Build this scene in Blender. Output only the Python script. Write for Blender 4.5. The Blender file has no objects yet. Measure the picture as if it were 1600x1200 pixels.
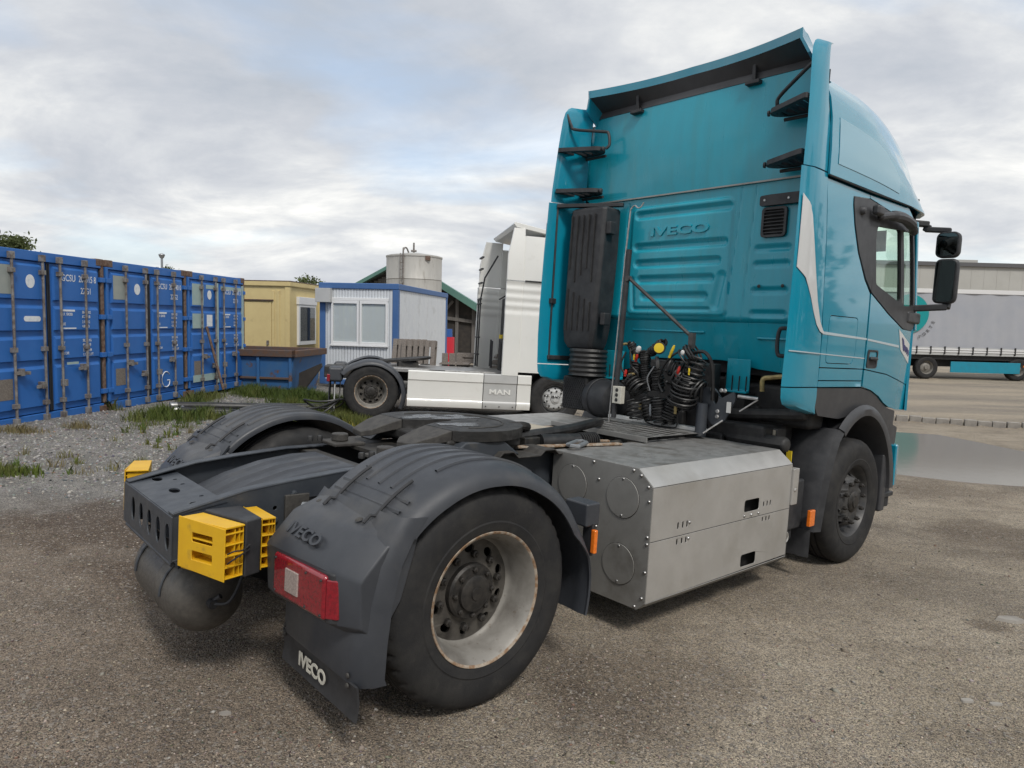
import bpy, bmesh, math, random
import numpy as np
from mathutils import Vector, Matrix, geometry
random.seed(7); rng = np.random.default_rng(7)
rad, sin, cos, pi = math.radians, math.sin, math.cos, math.pi
S = bpy.context.scene
COL = S.collection

# ------------------------------------------------------------------ camera
cd = bpy.data.cameras.new('camera'); cam = bpy.data.objects.new('camera', cd); COL.objects.link(cam)
S.camera = cam
cd.sensor_width = 36; cd.lens = 24.58; cd.clip_start = .05; cd.clip_end = 3000
PIT, ROL, EYE = rad(-5.08), rad(1.5), 1.62
_d = Vector((0, cos(PIT), sin(PIT))); _r = Vector((1, 0, 0)); _u = _r.cross(_d)
_R = _r*cos(ROL)+_u*sin(ROL); _U = -_r*sin(ROL)+_u*cos(ROL)
cam.matrix_world = Matrix(((_R.x, _U.x, -_d.x, 0), (_R.y, _U.y, -_d.y, 0), (_R.z, _U.z, -_d.z, EYE), (0, 0, 0, 1)))
# ------------------------------------------------------------------ world, sun, exposure
SUN_EL, SUN_AZ = 50, 156          # degrees; azimuth clockwise from +Y
wd = bpy.data.worlds.new('World'); S.world = wd; wd.use_nodes = True
nt = wd.node_tree; nt.nodes.clear()
def wn(t, **k):
    n = nt.nodes.new(t)
    for a, b in k.items(): setattr(n, a, b)
    return n
out = wn('ShaderNodeOutputWorld'); bg = wn('ShaderNodeBackground'); bg.inputs[1].default_value = .1
sky = wn('ShaderNodeTexSky'); sky.sky_type = 'NISHITA'; sky.sun_disc = False
sky.sun_elevation = rad(SUN_EL); sky.sun_rotation = rad(SUN_AZ); sky.dust_density = 2.5
tc = wn('ShaderNodeTexCoord'); sep = wn('ShaderNodeSeparateXYZ'); nt.links.new(tc.outputs['Generated'], sep.inputs[0])
def wmath(op, a, b=None, c=None):
    m = wn('ShaderNodeMath', operation=op)
    for i, q in enumerate((a, b, c)):
        if q is None: continue
        if isinstance(q, (int, float)): m.inputs[i].default_value = q
        else: nt.links.new(q, m.inputs[i])
    return m.outputs[0]
zz = wmath('ADD', wmath('MAXIMUM', sep.outputs[2], 0.0), .30)
cmb = wn('ShaderNodeCombineXYZ')
nt.links.new(wmath('DIVIDE', sep.outputs[0], zz), cmb.inputs[0]); nt.links.new(wmath('DIVIDE', sep.outputs[1], zz), cmb.inputs[1])
mp = wn('ShaderNodeMapping'); nt.links.new(cmb.outputs[0], mp.inputs[0])
mp.inputs['Rotation'].default_value = (0, 0, rad(-28)); mp.inputs['Scale'].default_value = (.85, 1.25, 1); mp.inputs['Location'].default_value = (1.2, 6.4, 0)
def wnoise(scale, det, rough, dist=0):
    n = wn('ShaderNodeTexNoise'); n.inputs['Scale'].default_value = scale; n.inputs['Detail'].default_value = det
    n.inputs['Roughness'].default_value = rough; n.inputs['Distortion'].default_value = dist
    nt.links.new(mp.outputs[0], n.inputs['Vector']); return n.outputs['Fac']
n1, n2 = wnoise(.95, 10, .6, .5), wnoise(2.6, 9, .62, .4)
nn = wmath('ADD', wmath('MULTIPLY', n1, .72), wmath('MULTIPLY', n2, .28))
cr = wn('ShaderNodeValToRGB'); nt.links.new(nn, cr.inputs[0])
e = cr.color_ramp.elements
e[0].position = .37; e[0].color = (3.5, 3.8, 4.25, 1); e[1].position = .63; e[1].color = (8.0, 7.9, 7.6, 1)
q = e.new(.45); q.color = (4.2, 4.4, 4.75, 1); q = e.new(.51); q.color = (5.0, 5.15, 5.35, 1); q = e.new(.565); q.color = (6.2, 6.25, 6.2, 1)
gap = wn('ShaderNodeMapRange'); nt.links.new(wnoise(1.5, 5, .5, .3), gap.inputs[0])
gap.inputs[1].default_value = .53; gap.inputs[2].default_value = .68; gap.inputs[3].default_value = 0; gap.inputs[4].default_value = .5
# hazy thin layer low over the horizon covers the gaps
mx = wn('ShaderNodeMix', data_type='RGBA'); nt.links.new(gap.outputs[0], mx.inputs[0]); nt.links.new(cr.outputs[0], mx.inputs[6])
skb = wn('ShaderNodeMix', data_type='RGBA', blend_type='ADD'); skb.inputs[0].default_value = 1
nt.links.new(sky.outputs[0], skb.inputs[6]); skb.inputs[7].default_value = (1.5, 1.9, 2.3, 1)
nt.links.new(skb.outputs[2], mx.inputs[7]); nt.links.new(mx.outputs[2], bg.inputs[0]); nt.links.new(bg.outputs[0], out.inputs[0])
sl = bpy.data.lights.new('sun', 'SUN'); sl.energy = 1.5; sl.angle = rad(11); sl.color = (1, .955, .89)
so = bpy.data.objects.new('sun', sl); COL.objects.link(so)
_a, _e = rad(SUN_AZ), rad(SUN_EL)
so.rotation_euler = Vector((-sin(_a)*cos(_e), -cos(_a)*cos(_e), -sin(_e))).to_track_quat('-Z', 'Y').to_euler(); so.location = (20, -10, 40)
S.view_settings.view_transform = 'Standard'; S.view_settings.look = 'None'; S.view_settings.exposure = .56; S.view_settings.gamma = 1
S.cycles.use_denoising = True; S.cycles.max_bounces = 8; S.cycles.caustics_reflective = False; S.cycles.caustics_refractive = False
S.cycles.transparent_max_bounces = 12

# ------------------------------------------------------------------ materials
M = {}
def pm(name, c, rough=.5, metal=0., c2=None, ns=6., lo=.4, hi=.65, bump=0., bs=60., coat=0., spec=.5, rv=.0, c3=None, n3=2., lo3=.55, hi3=.7, det=6, aniso=None):
    """principled material: colour c mottled with c2 (noise ns) and stained with c3 (noise n3), fine bump, roughness variation rv"""
    m = bpy.data.materials.new(name); m.use_nodes = True; t = m.node_tree; b = t.nodes['Principled BSDF']
    b.inputs['Roughness'].default_value = rough; b.inputs['Metallic'].default_value = metal
    b.inputs['Coat Weight'].default_value = coat; b.inputs['Coat Roughness'].default_value = .04; b.inputs['Specular IOR Level'].default_value = spec
    L = t.links.new
    co = t.nodes.new('ShaderNodeTexCoord').outputs['Object']
    def noise(s, d=det):
        n = t.nodes.new('ShaderNodeTexNoise'); n.inputs['Scale'].default_value = s; n.inputs['Detail'].default_value = d; n.inputs['Roughness'].default_value = .6
        if aniso:
            q = t.nodes.new('ShaderNodeMapping'); q.inputs['Scale'].default_value = aniso; L(co, q.inputs[0]); L(q.outputs[0], n.inputs['Vector'])
        else: L(co, n.inputs['Vector'])
        return n.outputs['Fac']
    def rng_(f, a, bb, o0=0., o1=1.):
        r = t.nodes.new('ShaderNodeMapRange'); L(f, r.inputs[0])
        for i, k in enumerate((a, bb, o0, o1)): r.inputs[i+1].default_value = k
        return r.outputs[0]
    col = None
    def mixc(f, a, bcol):
        x = t.nodes.new('ShaderNodeMix'); x.data_type = 'RGBA'; L(f, x.inputs[0])
        if hasattr(a, 'links'): L(a, x.inputs[6])
        else: x.inputs[6].default_value = (*a, 1)
        x.inputs[7].default_value = (*bcol, 1); return x.outputs[2]
    col = c
    if c2: col = mixc(rng_(noise(ns), lo, hi), col, c2)
    if c3: col = mixc(rng_(noise(n3), lo3, hi3), col, c3)
    if hasattr(col, 'links'): L(col, b.inputs['Base Color'])
    else: b.inputs['Base Color'].default_value = (*col, 1)
    if rv: L(rng_(noise(ns*1.7), .3, .7, rough-rv, rough+rv), b.inputs['Roughness'])
    if bump:
        bp = t.nodes.new('ShaderNodeBump'); bp.inputs['Strength'].default_value = bump; bp.inputs['Distance'].default_value = .004
        L(noise(bs, 4), bp.inputs['Height']); L(bp.outputs[0], b.inputs['Normal'])
    M[name] = m; return m
TEAL = (.003, .24, .36)
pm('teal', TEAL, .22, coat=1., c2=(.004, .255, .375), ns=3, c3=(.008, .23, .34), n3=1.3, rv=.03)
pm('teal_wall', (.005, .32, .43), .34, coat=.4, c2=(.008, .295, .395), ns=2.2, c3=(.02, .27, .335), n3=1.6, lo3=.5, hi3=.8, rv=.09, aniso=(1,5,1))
pm('white_stripe', (.58, .59, .59), .3, coat=.6)
pm('silver_stripe', (.45, .55, .6), .25, coat=.6)
pm('decal', (.16, .38, .49), .3, coat=.8)
pm('black_plastic', (.022, .023, .026), .55, c2=(.04, .041, .044), ns=9, bump=.12, bs=350, rv=.08)
pm('dark_trim', (.045, .046, .05), .45, c2=(.055, .056, .06), ns=8, bump=.05, bs=400, rv=.06)
pm('fender', (.038, .042, .050), .48, c2=(.050, .054, .062), ns=5, c3=(.105, .10, .092), n3=2.4, lo3=.52, hi3=.85, bump=.14, bs=420, rv=.1)
pm('frame', (.036, .042, .052), .45, c2=(.048, .054, .062), ns=7, c3=(.10, .092, .08), n3=9, lo3=.62, hi3=.8, bump=.08, bs=200, rv=.1)
pm('grime', (.016, .016, .016), .6, c2=(.05, .045, .038), ns=12, c3=(.12, .10, .075), n3=7, lo3=.6, hi3=.8, bump=.4, bs=90, rv=.12)
pm('engine_dark', (.013, .013, .014), .6, c2=(.032, .031, .03), ns=14, bump=.3, bs=80)
pm('rubber', (.020, .020, .021), .72, c2=(.032, .031, .03), ns=10, c3=(.05, .047, .043), n3=14, lo3=.6, hi3=.85, bump=.25, bs=160, rv=.08, spec=.3)
pm('rubber_hose', (.014, .014, .015), .45, c2=(.03, .03, .03), ns=20)
pm('rim', (.27, .258, .235), .58, .25, c2=(.17, .158, .14), ns=7, c3=(.12, .09, .065), n3=26, lo3=.6, hi3=.75, bump=.1, bs=180, rv=.1)
pm('rim_rust', (.22, .13, .07), .8, c2=(.40, .36, .3), ns=30, bump=.3)
pm('disc', (.085, .078, .07), .6, .3, c2=(.13, .12, .105), ns=12, c3=(.045, .04, .036), n3=8, bump=.25, bs=120)
pm('rim_dark', (.055, .055, .057), .5, .3, c2=(.085, .083, .08), ns=14, bump=.15, bs=140)
pm('hub', (.022, .021, .02), .5, .2, c2=(.05, .045, .04), ns=22, bump=.35, bs=120)
pm('alu', (.50, .49, .47), .38, .55, c2=(.55, .54, .52), ns=5, c3=(.42, .405, .375), n3=2.2, lo3=.5, hi3=.72, bump=.35, bs=2.6, rv=.08)
pm('alu_dull', (.29, .285, .27), .50, .45, c2=(.32, .315, .30), ns=6, c3=(.22, .212, .195), n3=4, bump=.3, bs=3, rv=.08)
pm('alu_tread', (.40, .395, .385), .45, .6, c2=(.28, .275, .265), ns=14, c3=(.2, .185, .165), n3=5, bump=.1, bs=150)
pm('steel', (.45, .45, .45), .35, .9, c2=(.3, .29, .28), ns=20)
pm('zinc', (.33, .35, .37), .45, .6, c2=(.26, .27, .28), ns=15, bump=.15)
pm('grease', (.012, .0115, .011), .62, c2=(.03, .028, .026), ns=10, c3=(.06, .06, .06), n3=5, lo3=.56, hi3=.72, bump=.6, bs=55, rv=.14)
pm('wet_grease', (.02, .02, .02), .2, c2=(.06, .06, .062), ns=22, bump=.8, bs=45, rv=.12)
pm('ramp', (.06, .056, .05), .7, c2=(.035, .032, .03), ns=20, bump=.5, bs=80)
pm('tank_black', (.062, .057, .051), .48, c2=(.085, .078, .068), ns=40, c3=(.085, .078, .066), n3=3, lo3=.5, hi3=.8, bump=.35, bs=220, rv=.1)
pm('yellow', (.72, .42, .012), .45, c2=(.66, .37, .012), ns=8, c3=(.35, .22, .04), n3=13, lo3=.6, hi3=.8, bump=.1, bs=120)
pm('red_lens', (.27, .005, .016), .25, coat=1, c2=(.17, .004, .012), ns=70, bump=.5, bs=130)
pm('clear_lens', (.40, .34, .31), .2, coat=1, c2=(.26, .2, .19), ns=160)
pm('amber', (.85, .20, .015), .25, coat=.8, c2=(.7, .15, .01), ns=60)
pm('letter', (.62, .60, .52), .6, c2=(.5, .48, .42), ns=30)
pm('letter_white', (.75, .77, .78), .6, c2=(.5, .58, .68), ns=14, lo=.5, hi=.75)
pm('wire_red', (.5, .03, .02), .4); pm('wire_yellow', (.75, .55, .03), .4); pm('white_plastic', (.62, .62, .6), .5)
pm('brass', (.42, .33, .14), .45, .4, c2=(.25, .18, .08), ns=20)
pm('tan_board', (.42, .38, .30), .8, c2=(.35, .31, .25), ns=20, bump=.2)
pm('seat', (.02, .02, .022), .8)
# background
pm('container_blue', (.024, .13, .42), .5, c2=(.028, .145, .45), ns=2.5, c3=(.035, .11, .33), n3=4, lo3=.6, hi3=.85, bump=.06, bs=40, rv=.08)
pm('rust', (.11, .06, .04), .8, c2=(.2, .15, .12), ns=14, bump=.3, bs=60)
pm('rod', (.27, .26, .25), .6, .3, c2=(.13, .105, .09), ns=9, c3=(.10, .06, .04), n3=14, lo3=.58, hi3=.7)
pm('gasket', (.02, .022, .026), .7)
pm('sticker_grey', (.30, .33, .31), .7, c2=(.34, .36, .33), ns=6)
pm('patch_green', (.36, .45, .42), .7, c2=(.30, .42, .42), ns=9)
pm('plaque', (.16, .135, .115), .6, c2=(.24, .21, .18), ns=50)
pm('cream', (.62, .50, .24), .6, c2=(.58, .46, .22), ns=3, c3=(.42, .32, .16), n3=5, lo3=.6, hi3=.85, bump=.05)
pm('skip_blue', (.03, .12, .30), .6, c2=(.05, .13, .27), ns=3, c3=(.13, .07, .045), n3=3.5, lo3=.58, hi3=.66, bump=.2, bs=40)
pm('skip_rust', (.12, .065, .04), .85, c2=(.09, .07, .065), ns=8, bump=.3)
pm('office_white', (.62, .65, .68), .55, c2=(.58, .61, .65), ns=3, c3=(.5, .52, .54), n3=2)
pm('office_blue', (.045, .12, .30), .55, c2=(.055, .13, .31), ns=4)
pm('pvc', (.72, .73, .74), .4)
pm('barn_wood', (.105, .098, .092), .85, c2=(.16, .15, .14), ns=3, aniso=(9, 9, .6), bump=.3, bs=30)
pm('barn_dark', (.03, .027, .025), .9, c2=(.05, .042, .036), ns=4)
pm('barn_brown', (.15, .115, .085), .85, c2=(.11, .085, .065), ns=2)
pm('roof_green', (.09, .20, .165), .6, c2=(.075, .175, .15), ns=3)
pm('silo', (.47, .46, .43), .55, .25, c2=(.42, .41, .385), ns=1.5, c3=(.27, .25, .215), n3=1.8, lo3=.58, hi3=.75, aniso=(4, 4, .8), bump=.05)
pm('pallet_wood', (.24, .21, .185), .85, c2=(.16, .14, .125), ns=12, aniso=(3, 3, 3), bump=.3)
pm('red_paint', (.55, .02, .04), .5); pm('blue_paint', (.02, .09, .32), .5)
pm('truck_white', (.76, .76, .73), .3, coat=.5, c2=(.73, .73, .70), ns=2, c3=(.64, .62, .57), n3=4, lo3=.6, hi3=.85)
pm('truck_grey', (.47, .475, .47), .4, c2=(.43, .435, .43), ns=3)
pm('curtain', (.37, .38, .41), .5, c2=(.34, .355, .395), ns=1.2, bump=.2, bs=3)
pm('trailer_white', (.68, .68, .68), .5); pm('trailer_teal', (.012, .25, .36), .4, c2=(.02, .22, .31), ns=4)
pm('logo_green', (.0, .26, .27), .5)
pm('hall_wall', (.42, .415, .39), .7, c2=(.39, .385, .36), ns=.6)
pm('hall_roof', (.10, .10, .105), .7)
pm('kerb_stone', (.30, .28, .25), .85, c2=(.23, .21, .19), ns=9, bump=.4, bs=50)
pm('bark', (.09, .075, .06), .9, c2=(.13, .11, .09), ns=8, bump=.4)
def glass(name, tint, ior=1.5):
    m = bpy.data.materials.new(name); m.use_nodes = True; t = m.node_tree; t.nodes.clear()
    o = t.nodes.new('ShaderNodeOutputMaterial'); g = t.nodes.new('ShaderNodeBsdfGlossy'); g.inputs['Roughness'].default_value = .02
    tr = t.nodes.new('ShaderNodeBsdfTransparent'); tr.inputs[0].default_value = (*tint, 1)
    ge = t.nodes.new('ShaderNodeNewGeometry'); dt = t.nodes.new('ShaderNodeVectorMath'); dt.operation = 'DOT_PRODUCT'; t.links.new(ge.outputs['Normal'], dt.inputs[0]); t.links.new(ge.outputs['Incoming'], dt.inputs[1])
    def mth(op, a, bv):
        q = t.nodes.new('ShaderNodeMath'); q.operation = op
        for i, k in enumerate((a, bv)):
            if k is None: continue
            if isinstance(k, (int, float)): q.inputs[i].default_value = k
            else: t.links.new(k, q.inputs[i])
        return q
    f0 = ((ior-1)/(ior+1))**2; f = mth('ADD', mth('MULTIPLY', mth('POWER', mth('SUBTRACT', 1., mth('ABSOLUTE', dt.outputs['Value'], None).outputs[0]).outputs[0], 5.).outputs[0], 1-f0).outputs[0], f0); mxs = t.nodes.new('ShaderNodeMixShader')
    t.links.new(f.outputs[0], mxs.inputs[0]); t.links.new(tr.outputs[0], mxs.inputs[1]); t.links.new(g.outputs[0], mxs.inputs[2]); t.links.new(mxs.outputs[0], o.inputs[0])
    M[name] = m
glass('glass', (.86, .95, .90), 1.28); glass('office_glass', (.93, .95, .95), 1.55)
def attr_mat(name, rough=.8, trans=0.):
    m = bpy.data.materials.new(name); m.use_nodes = True; t = m.node_tree; b = t.nodes['Principled BSDF']
    a = t.nodes.new('ShaderNodeAttribute'); a.attribute_name = 'col'; t.links.new(a.outputs['Color'], b.inputs['Base Color']); b.inputs['Roughness'].default_value = rough
    if trans:
        d = t.nodes.new('ShaderNodeBsdfTranslucent'); t.links.new(a.outputs['Color'], d.inputs[0]); x = t.nodes.new('ShaderNodeMixShader'); x.inputs[0].default_value = trans
        t.links.new(b.outputs[0], x.inputs[1]); t.links.new(d.outputs[0], x.inputs[2]); t.links.new(x.outputs[0], t.nodes['Material Output'].inputs[0])
    M[name] = m
attr_mat('pebble', .85); attr_mat('leaf', .6, .35)

# ------------------------------------------------------------------ mesh helpers
def link(name, me, mat, parent=None, mtx=None):
    o = bpy.data.objects.new(name, me); COL.objects.link(o)
    if mat and not me.materials: me.materials.append(M[mat])
    if parent: o.parent = parent
    if mtx is not None: o.matrix_local = mtx
    return o
class MB:
    def __init__(s): s.v = []; s.f = []; s.k = []
    def add(s, v, f):
        k = len(s.v); s.k.append((k, len(s.f))); s.v += [tuple(p) for p in v]; s.f += [tuple(i+k for i in q) for q in f]; return s
    def box(s, x0, x1, y0, y1, z0, z1):
        x0, x1 = sorted((x0, x1)); y0, y1 = sorted((y0, y1)); z0, z1 = sorted((z0, z1))
        return s.add([(x0,y0,z0),(x1,y0,z0),(x1,y1,z0),(x0,y1,z0),(x0,y0,z1),(x1,y0,z1),(x1,y1,z1),(x0,y1,z1)],
                     [(3,2,1,0),(4,5,6,7),(0,1,5,4),(1,2,6,5),(2,3,7,6),(3,0,4,7)])
    def bar(s, a, b, w, h, up=(0,0,1)):
        a, b = Vector(a), Vector(b); d = (b-a).normalized(); up = Vector(up)
        r = d.cross(up); r = r.normalized() if r.length > 1e-4 else Vector((1,0,0)); u = r.cross(d)
        P = [p+r*i*w/2+u*j*h/2 for p in (a, b) for i, j in ((-1,-1),(1,-1),(1,1),(-1,1))]
        return s.add(P, [(0,1,2,3),(7,6,5,4),(0,4,5,1),(1,5,6,2),(2,6,7,3),(3,7,4,0)])
    def prism(s, poly, ax, a, b):
        n = len(poly); P = []
        for h in (a, b):
            for p, q in poly: P.append({'x': (h,p,q), 'y': (p,h,q), 'z': (p,q,h)}[ax])
        ar = sum(poly[i][0]*poly[(i+1)%n][1]-poly[(i+1)%n][0]*poly[i][1] for i in range(n))
        F = [tuple(range(n)), tuple(range(2*n-1, n-1, -1))]+[(i+n, (i+1)%n+n, (i+1)%n, i) for i in range(n)]
        flip = (ar > 0) == (b > a)
        if ax == 'y': flip = not flip
        if not flip: F = [f for f in F]
        else: F = [tuple(reversed(f)) for f in F]
        return s.add(P, [tuple(reversed(f)) for f in F] if not flip else [tuple(reversed(f)) for f in F])
    def tube(s, pts, r, n=8, closed=False, caps=True):
        P = [Vector(p) for p in pts]; m = len(P); rs = r if isinstance(r, (list, tuple)) else [r]*m
        T = []
        for i in range(m):
            a = P[(i-1) % m] if closed or i > 0 else P[i]; b = P[(i+1) % m] if closed or i < m-1 else P[i]; T.append((b-a).normalized())
        ref = Vector((0,0,1)) if abs(T[0].z) < .9 else Vector((1,0,0)); nrm = T[0].cross(ref).normalized(); V = []
        for i in range(m):
            nrm = (nrm-T[i]*nrm.dot(T[i])).normalized(); bi = T[i].cross(nrm)
            for k in range(n): a = 2*pi*k/n; V.append(P[i]+(nrm*cos(a)+bi*sin(a))*rs[i])
        F = []; e = m if closed else m-1
        for i in range(e):
            for k in range(n): a = i*n+k; b = i*n+(k+1)%n; c = ((i+1)%m)*n+(k+1)%n; d = ((i+1)%m)*n+k; F.append((a,d,c,b)[::-1])
        if caps and not closed: F.append(tuple(range(n))[::-1]); F.append(tuple((m-1)*n+k for k in range(n)))
        return s.add(V, F)
    def lathe(s, prof, c, ax=(0,1,0), n=48, mod=None, closed=False):
        ax = Vector(ax).normalized(); ref = Vector((0,0,1)) if abs(ax.z) < .9 else Vector((1,0,0)); u = ax.cross(ref).normalized(); w = ax.cross(u); c = Vector(c); V = []
        m = len(prof)
        for k in range(n):
            a = 2*pi*k/n; d = u*cos(a)+w*sin(a)
            for j, (r, h) in enumerate(prof):
                if mod: r = mod(k, j, r)
                V.append(c+d*r+ax*h)
        F = []
        for k in range(n):
            k2 = (k+1) % n
            for j in range(m if closed else m-1): j2 = (j+1) % m; F.append((k*m+j, k2*m+j, k2*m+j2, k*m+j2))
        return s.add(V, F)
    def grid(s, rows, closed=False):
        m, n = len(rows), len(rows[0]); V = [p for r in rows for p in r]; F = []
        for i in range(m-1):
            for j in range(n if closed else n-1): j2 = (j+1) % n; F.append((i*n+j, i*n+j2, (i+1)*n+j2, (i+1)*n+j))
        return s.add(V, F)
    def loft(s, rings):   # closed rings, capped
        n = len(rings[0]); k = len(s.v); s.grid(rings, True); m = len(rings)
        s.f.append(tuple(k+i for i in range(n))[::-1]); s.f.append(tuple(k+(m-1)*n+i for i in range(n))); return s
    def build_each(s, name, mat, parent=None, **kw):     # every piece an object of its own
        K = s.k+[(len(s.v), len(s.f))]; O = []
        for (v0, f0), (v1, f1) in zip(K, K[1:]):
            q = MB(); q.v = s.v[v0:v1]; q.f = [tuple(i-v0 for i in f) for f in s.f[f0:f1]]; O.append(q.build(name, mat, parent, **kw))
        return O
    def build(s, name, mat, parent=None, ang=35, bevel=0., mir=False, solid=0., mtx=None, sub=0):
        v = [(x,-y,z) for x,y,z in s.v] if mir else s.v
        f = [q[::-1] for q in s.f] if mir else s.f
        me = bpy.data.meshes.new(name); me.from_pydata(v, [], f); me.validate()
        bm = bmesh.new(); bm.from_mesh(me); bmesh.ops.recalc_face_normals(bm, faces=bm.faces[:]) if not solid else None; bm.to_mesh(me); bm.free()
        if ang: me.shade_smooth(); me.set_sharp_from_angle(angle=rad(ang))
        o = link(name, me, mat, parent, mtx)
        if solid: q = o.modifiers.new('s', 'SOLIDIFY'); q.thickness = solid; q.offset = 0; q = o.modifiers.new('e', 'EDGE_SPLIT'); q.split_angle = rad(max(ang, 42))
        if bevel: q = o.modifiers.new('b', 'BEVEL'); q.width = bevel; q.segments = 2; q.limit_method = 'ANGLE'; q.angle_limit = rad(40); q.harden_normals = bool(ang)
        if sub: q = o.modifiers.new('u', 'SUBSURF'); q.levels = q.render_levels = sub
        return o
def ell(cx, cy, a, b, n=16, rot=0.):
    return [(cx+a*cos(t)*cos(rot)-b*sin(t)*sin(rot), cy+a*cos(t)*sin(rot)+b*sin(t)*cos(rot)) for t in [2*pi*i/n for i in range(n)]]
def rrect(x0, x1, y0, y1, r, n=4):
    P = []
    for cx, cy, a0 in ((x1-r,y0+r,-90),(x1-r,y1-r,0),(x0+r,y1-r,90),(x0+r,y0+r,180)):
        P += [(cx+r*cos(rad(a0+90*i/n)), cy+r*sin(rad(a0+90*i/n))) for i in range(n+1)]
    return P
def rpoly(P, r, n=4):   # round the corners of a polygon
    O = []; m = len(P)
    for i in range(m):
        a, b, c = Vector(P[i-1]), Vector(P[i]), Vector(P[(i+1) % m]); k = min(r, (a-b).length*.45, (c-b).length*.45)
        p, q = b+(a-b).normalized()*k, b+(c-b).normalized()*k
        for j in range(n+1): t = j/n; O.append(tuple(p*(1-t)**2+b*2*t*(1-t)+q*t*t))
    return O
def plate(name, outer, holes, fn, thick, mat, parent=None, cu=(), cv=(), bevel=0., mir=False, ang=35, mtx=None):
    """flat or curved plate: 2D outline with holes, mapped by fn(u,v,depth)->xyz; thickness along depth"""
    loops = [[Vector((p[0], p[1], 0)) for p in l] for l in [outer]+list(holes)]
    tri = geometry.tessellate_polygon(loops); flat = [p for l in loops for p in l]
    bm = bmesh.new(); V = [bm.verts.new(p) for p in flat]
    for t in tri:
        try: bm.faces.new([V[i] for i in t])
        except ValueError: pass
    bmesh.ops.dissolve_limit(bm, angle_limit=.001, verts=bm.verts[:], edges=bm.edges[:]) if not holes and not (len(cu) or len(cv)) else None
    for c in cu: bmesh.ops.bisect_plane(bm, geom=bm.verts[:]+bm.edges[:]+bm.faces[:], plane_co=(c,0,0), plane_no=(1,0,0))
    for c in cv: bmesh.ops.bisect_plane(bm, geom=bm.verts[:]+bm.edges[:]+bm.faces[:], plane_co=(0,c,0), plane_no=(0,1,0))
    bmesh.ops.recalc_face_normals(bm, faces=bm.faces[:])
    if bm.faces and bm.faces[:][0].normal.z < 0: bmesh.ops.reverse_faces(bm, faces=bm.faces[:])
    bm.verts.ensure_lookup_table(); bm.verts.index_update()
    n = len(bm.verts); uv = [(v.co.x, v.co.y) for v in bm.verts]
    F = [tuple(v.index for v in f.verts) for f in bm.faces]; B = [(e.verts[0].index, e.verts[1].index) for e in bm.edges if len(e.link_faces) == 1]
    bm.free()
    m = MB(); VV = [fn(a, b, 0) for a, b in uv]+[fn(a, b, thick) for a, b in uv]
    m.add(VV, F+[tuple(i+n for i in reversed(f)) for f in F]+[(a, b, b+n, a+n) for a, b in B])
    return m.build(name, mat, parent, ang=ang, bevel=bevel, mir=mir, mtx=mtx)
def text_mesh(s, size, extrude, bold=0., sx=1., align='CENTER', shear=0.):
    c = bpy.data.curves.new('text', 'FONT'); c.body = s; c.size = size; c.extrude = extrude; c.offset = bold; c.align_x = align; c.align_y = 'CENTER'; c.shear = shear; c.resolution_u = 3
    o = bpy.data.objects.new('text', c); me = bpy.data.meshes.new_from_object(o); bpy.data.objects.remove(o); bpy.data.curves.remove(c)
    me.materials.clear()
    if sx != 1: me.transform(Matrix.Diagonal((sx, 1, 1, 1)))
    return me
def text(name, s, size, mat, parent, at, u, v, extrude=.002, bold=0., sx=1., align='CENTER', shear=0., bevel=0.):
    me = text_mesh(s, size, extrude, bold, sx, align, shear); u = Vector(u).normalized(); v = Vector(v); v = (v-u*v.dot(u)).normalized(); w = u.cross(v)
    return link(name, me, mat, parent, Matrix(((u.x,v.x,w.x,at[0]),(u.y,v.y,w.y,at[1]),(u.z,v.z,w.z,at[2]),(0,0,0,1))))
def tag(o, label, cat, group=None):
    o['label'] = label; o['category'] = cat
    if group: o['group'] = group
    return o
def thing(name, label, cat, loc=(0,0,0), mtx=None, rotz=0., group=None):
    o = bpy.data.objects.new(name, None); COL.objects.link(o); o.empty_display_size = .2
    if mtx is not None: o.matrix_world = mtx
    else: o.location = loc; o.rotation_euler = (0, 0, rotz)
    return tag(o, label, cat, group)
_SM = {}
def studs(name, mat, parent, pts, prof, ax, n=8, mir=False):
    """bolts, screws and nuts: one small object each, sharing one mesh"""
    k = (name, mat, tuple(prof), tuple(ax), n, mir)
    if k not in _SM:
        q = MB(); q.lathe(prof, (0,0,0), ax, n); o = q.build(name, mat, None, mir=mir); _SM[k] = o.data; bpy.data.objects.remove(o)
    for x, y, z in pts: link(name, _SM[k], None, parent, Matrix.Translation((x, -y if mir else y, z)))
def lerp(a, b, t): return a+(b-a)*t
def interp(x, X, Y): return float(np.interp(x, X, Y))
def arc(c, r, a0, a1, n, ax='y', h=0.):
    P = []
    for i in range(n+1):
        t = rad(lerp(a0, a1, i/n)); p, q = c[0]+r*cos(t), c[1]+r*sin(t); P.append((p, h, q) if ax == 'y' else (p, q, h) if ax == 'z' else (h, p, q))
    return P
def helix(a, b, R, turns, n=14, sag=0., wob=0.):
    a, b = Vector(a), Vector(b); d = (b-a); L = d.length; d.normalize(); r = d.orthogonal().normalized(); u = d.cross(r); P = []
    N = int(turns*n)
    for i in range(N+1):
        t = i/N; an = 2*pi*turns*t; k = 1+wob*sin(7*t*pi+R*90)
        P.append(a+(b-a)*t+(r*cos(an)+u*sin(an))*R*k-Vector((0,0,sag*4*t*(1-t))))
    return P
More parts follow.
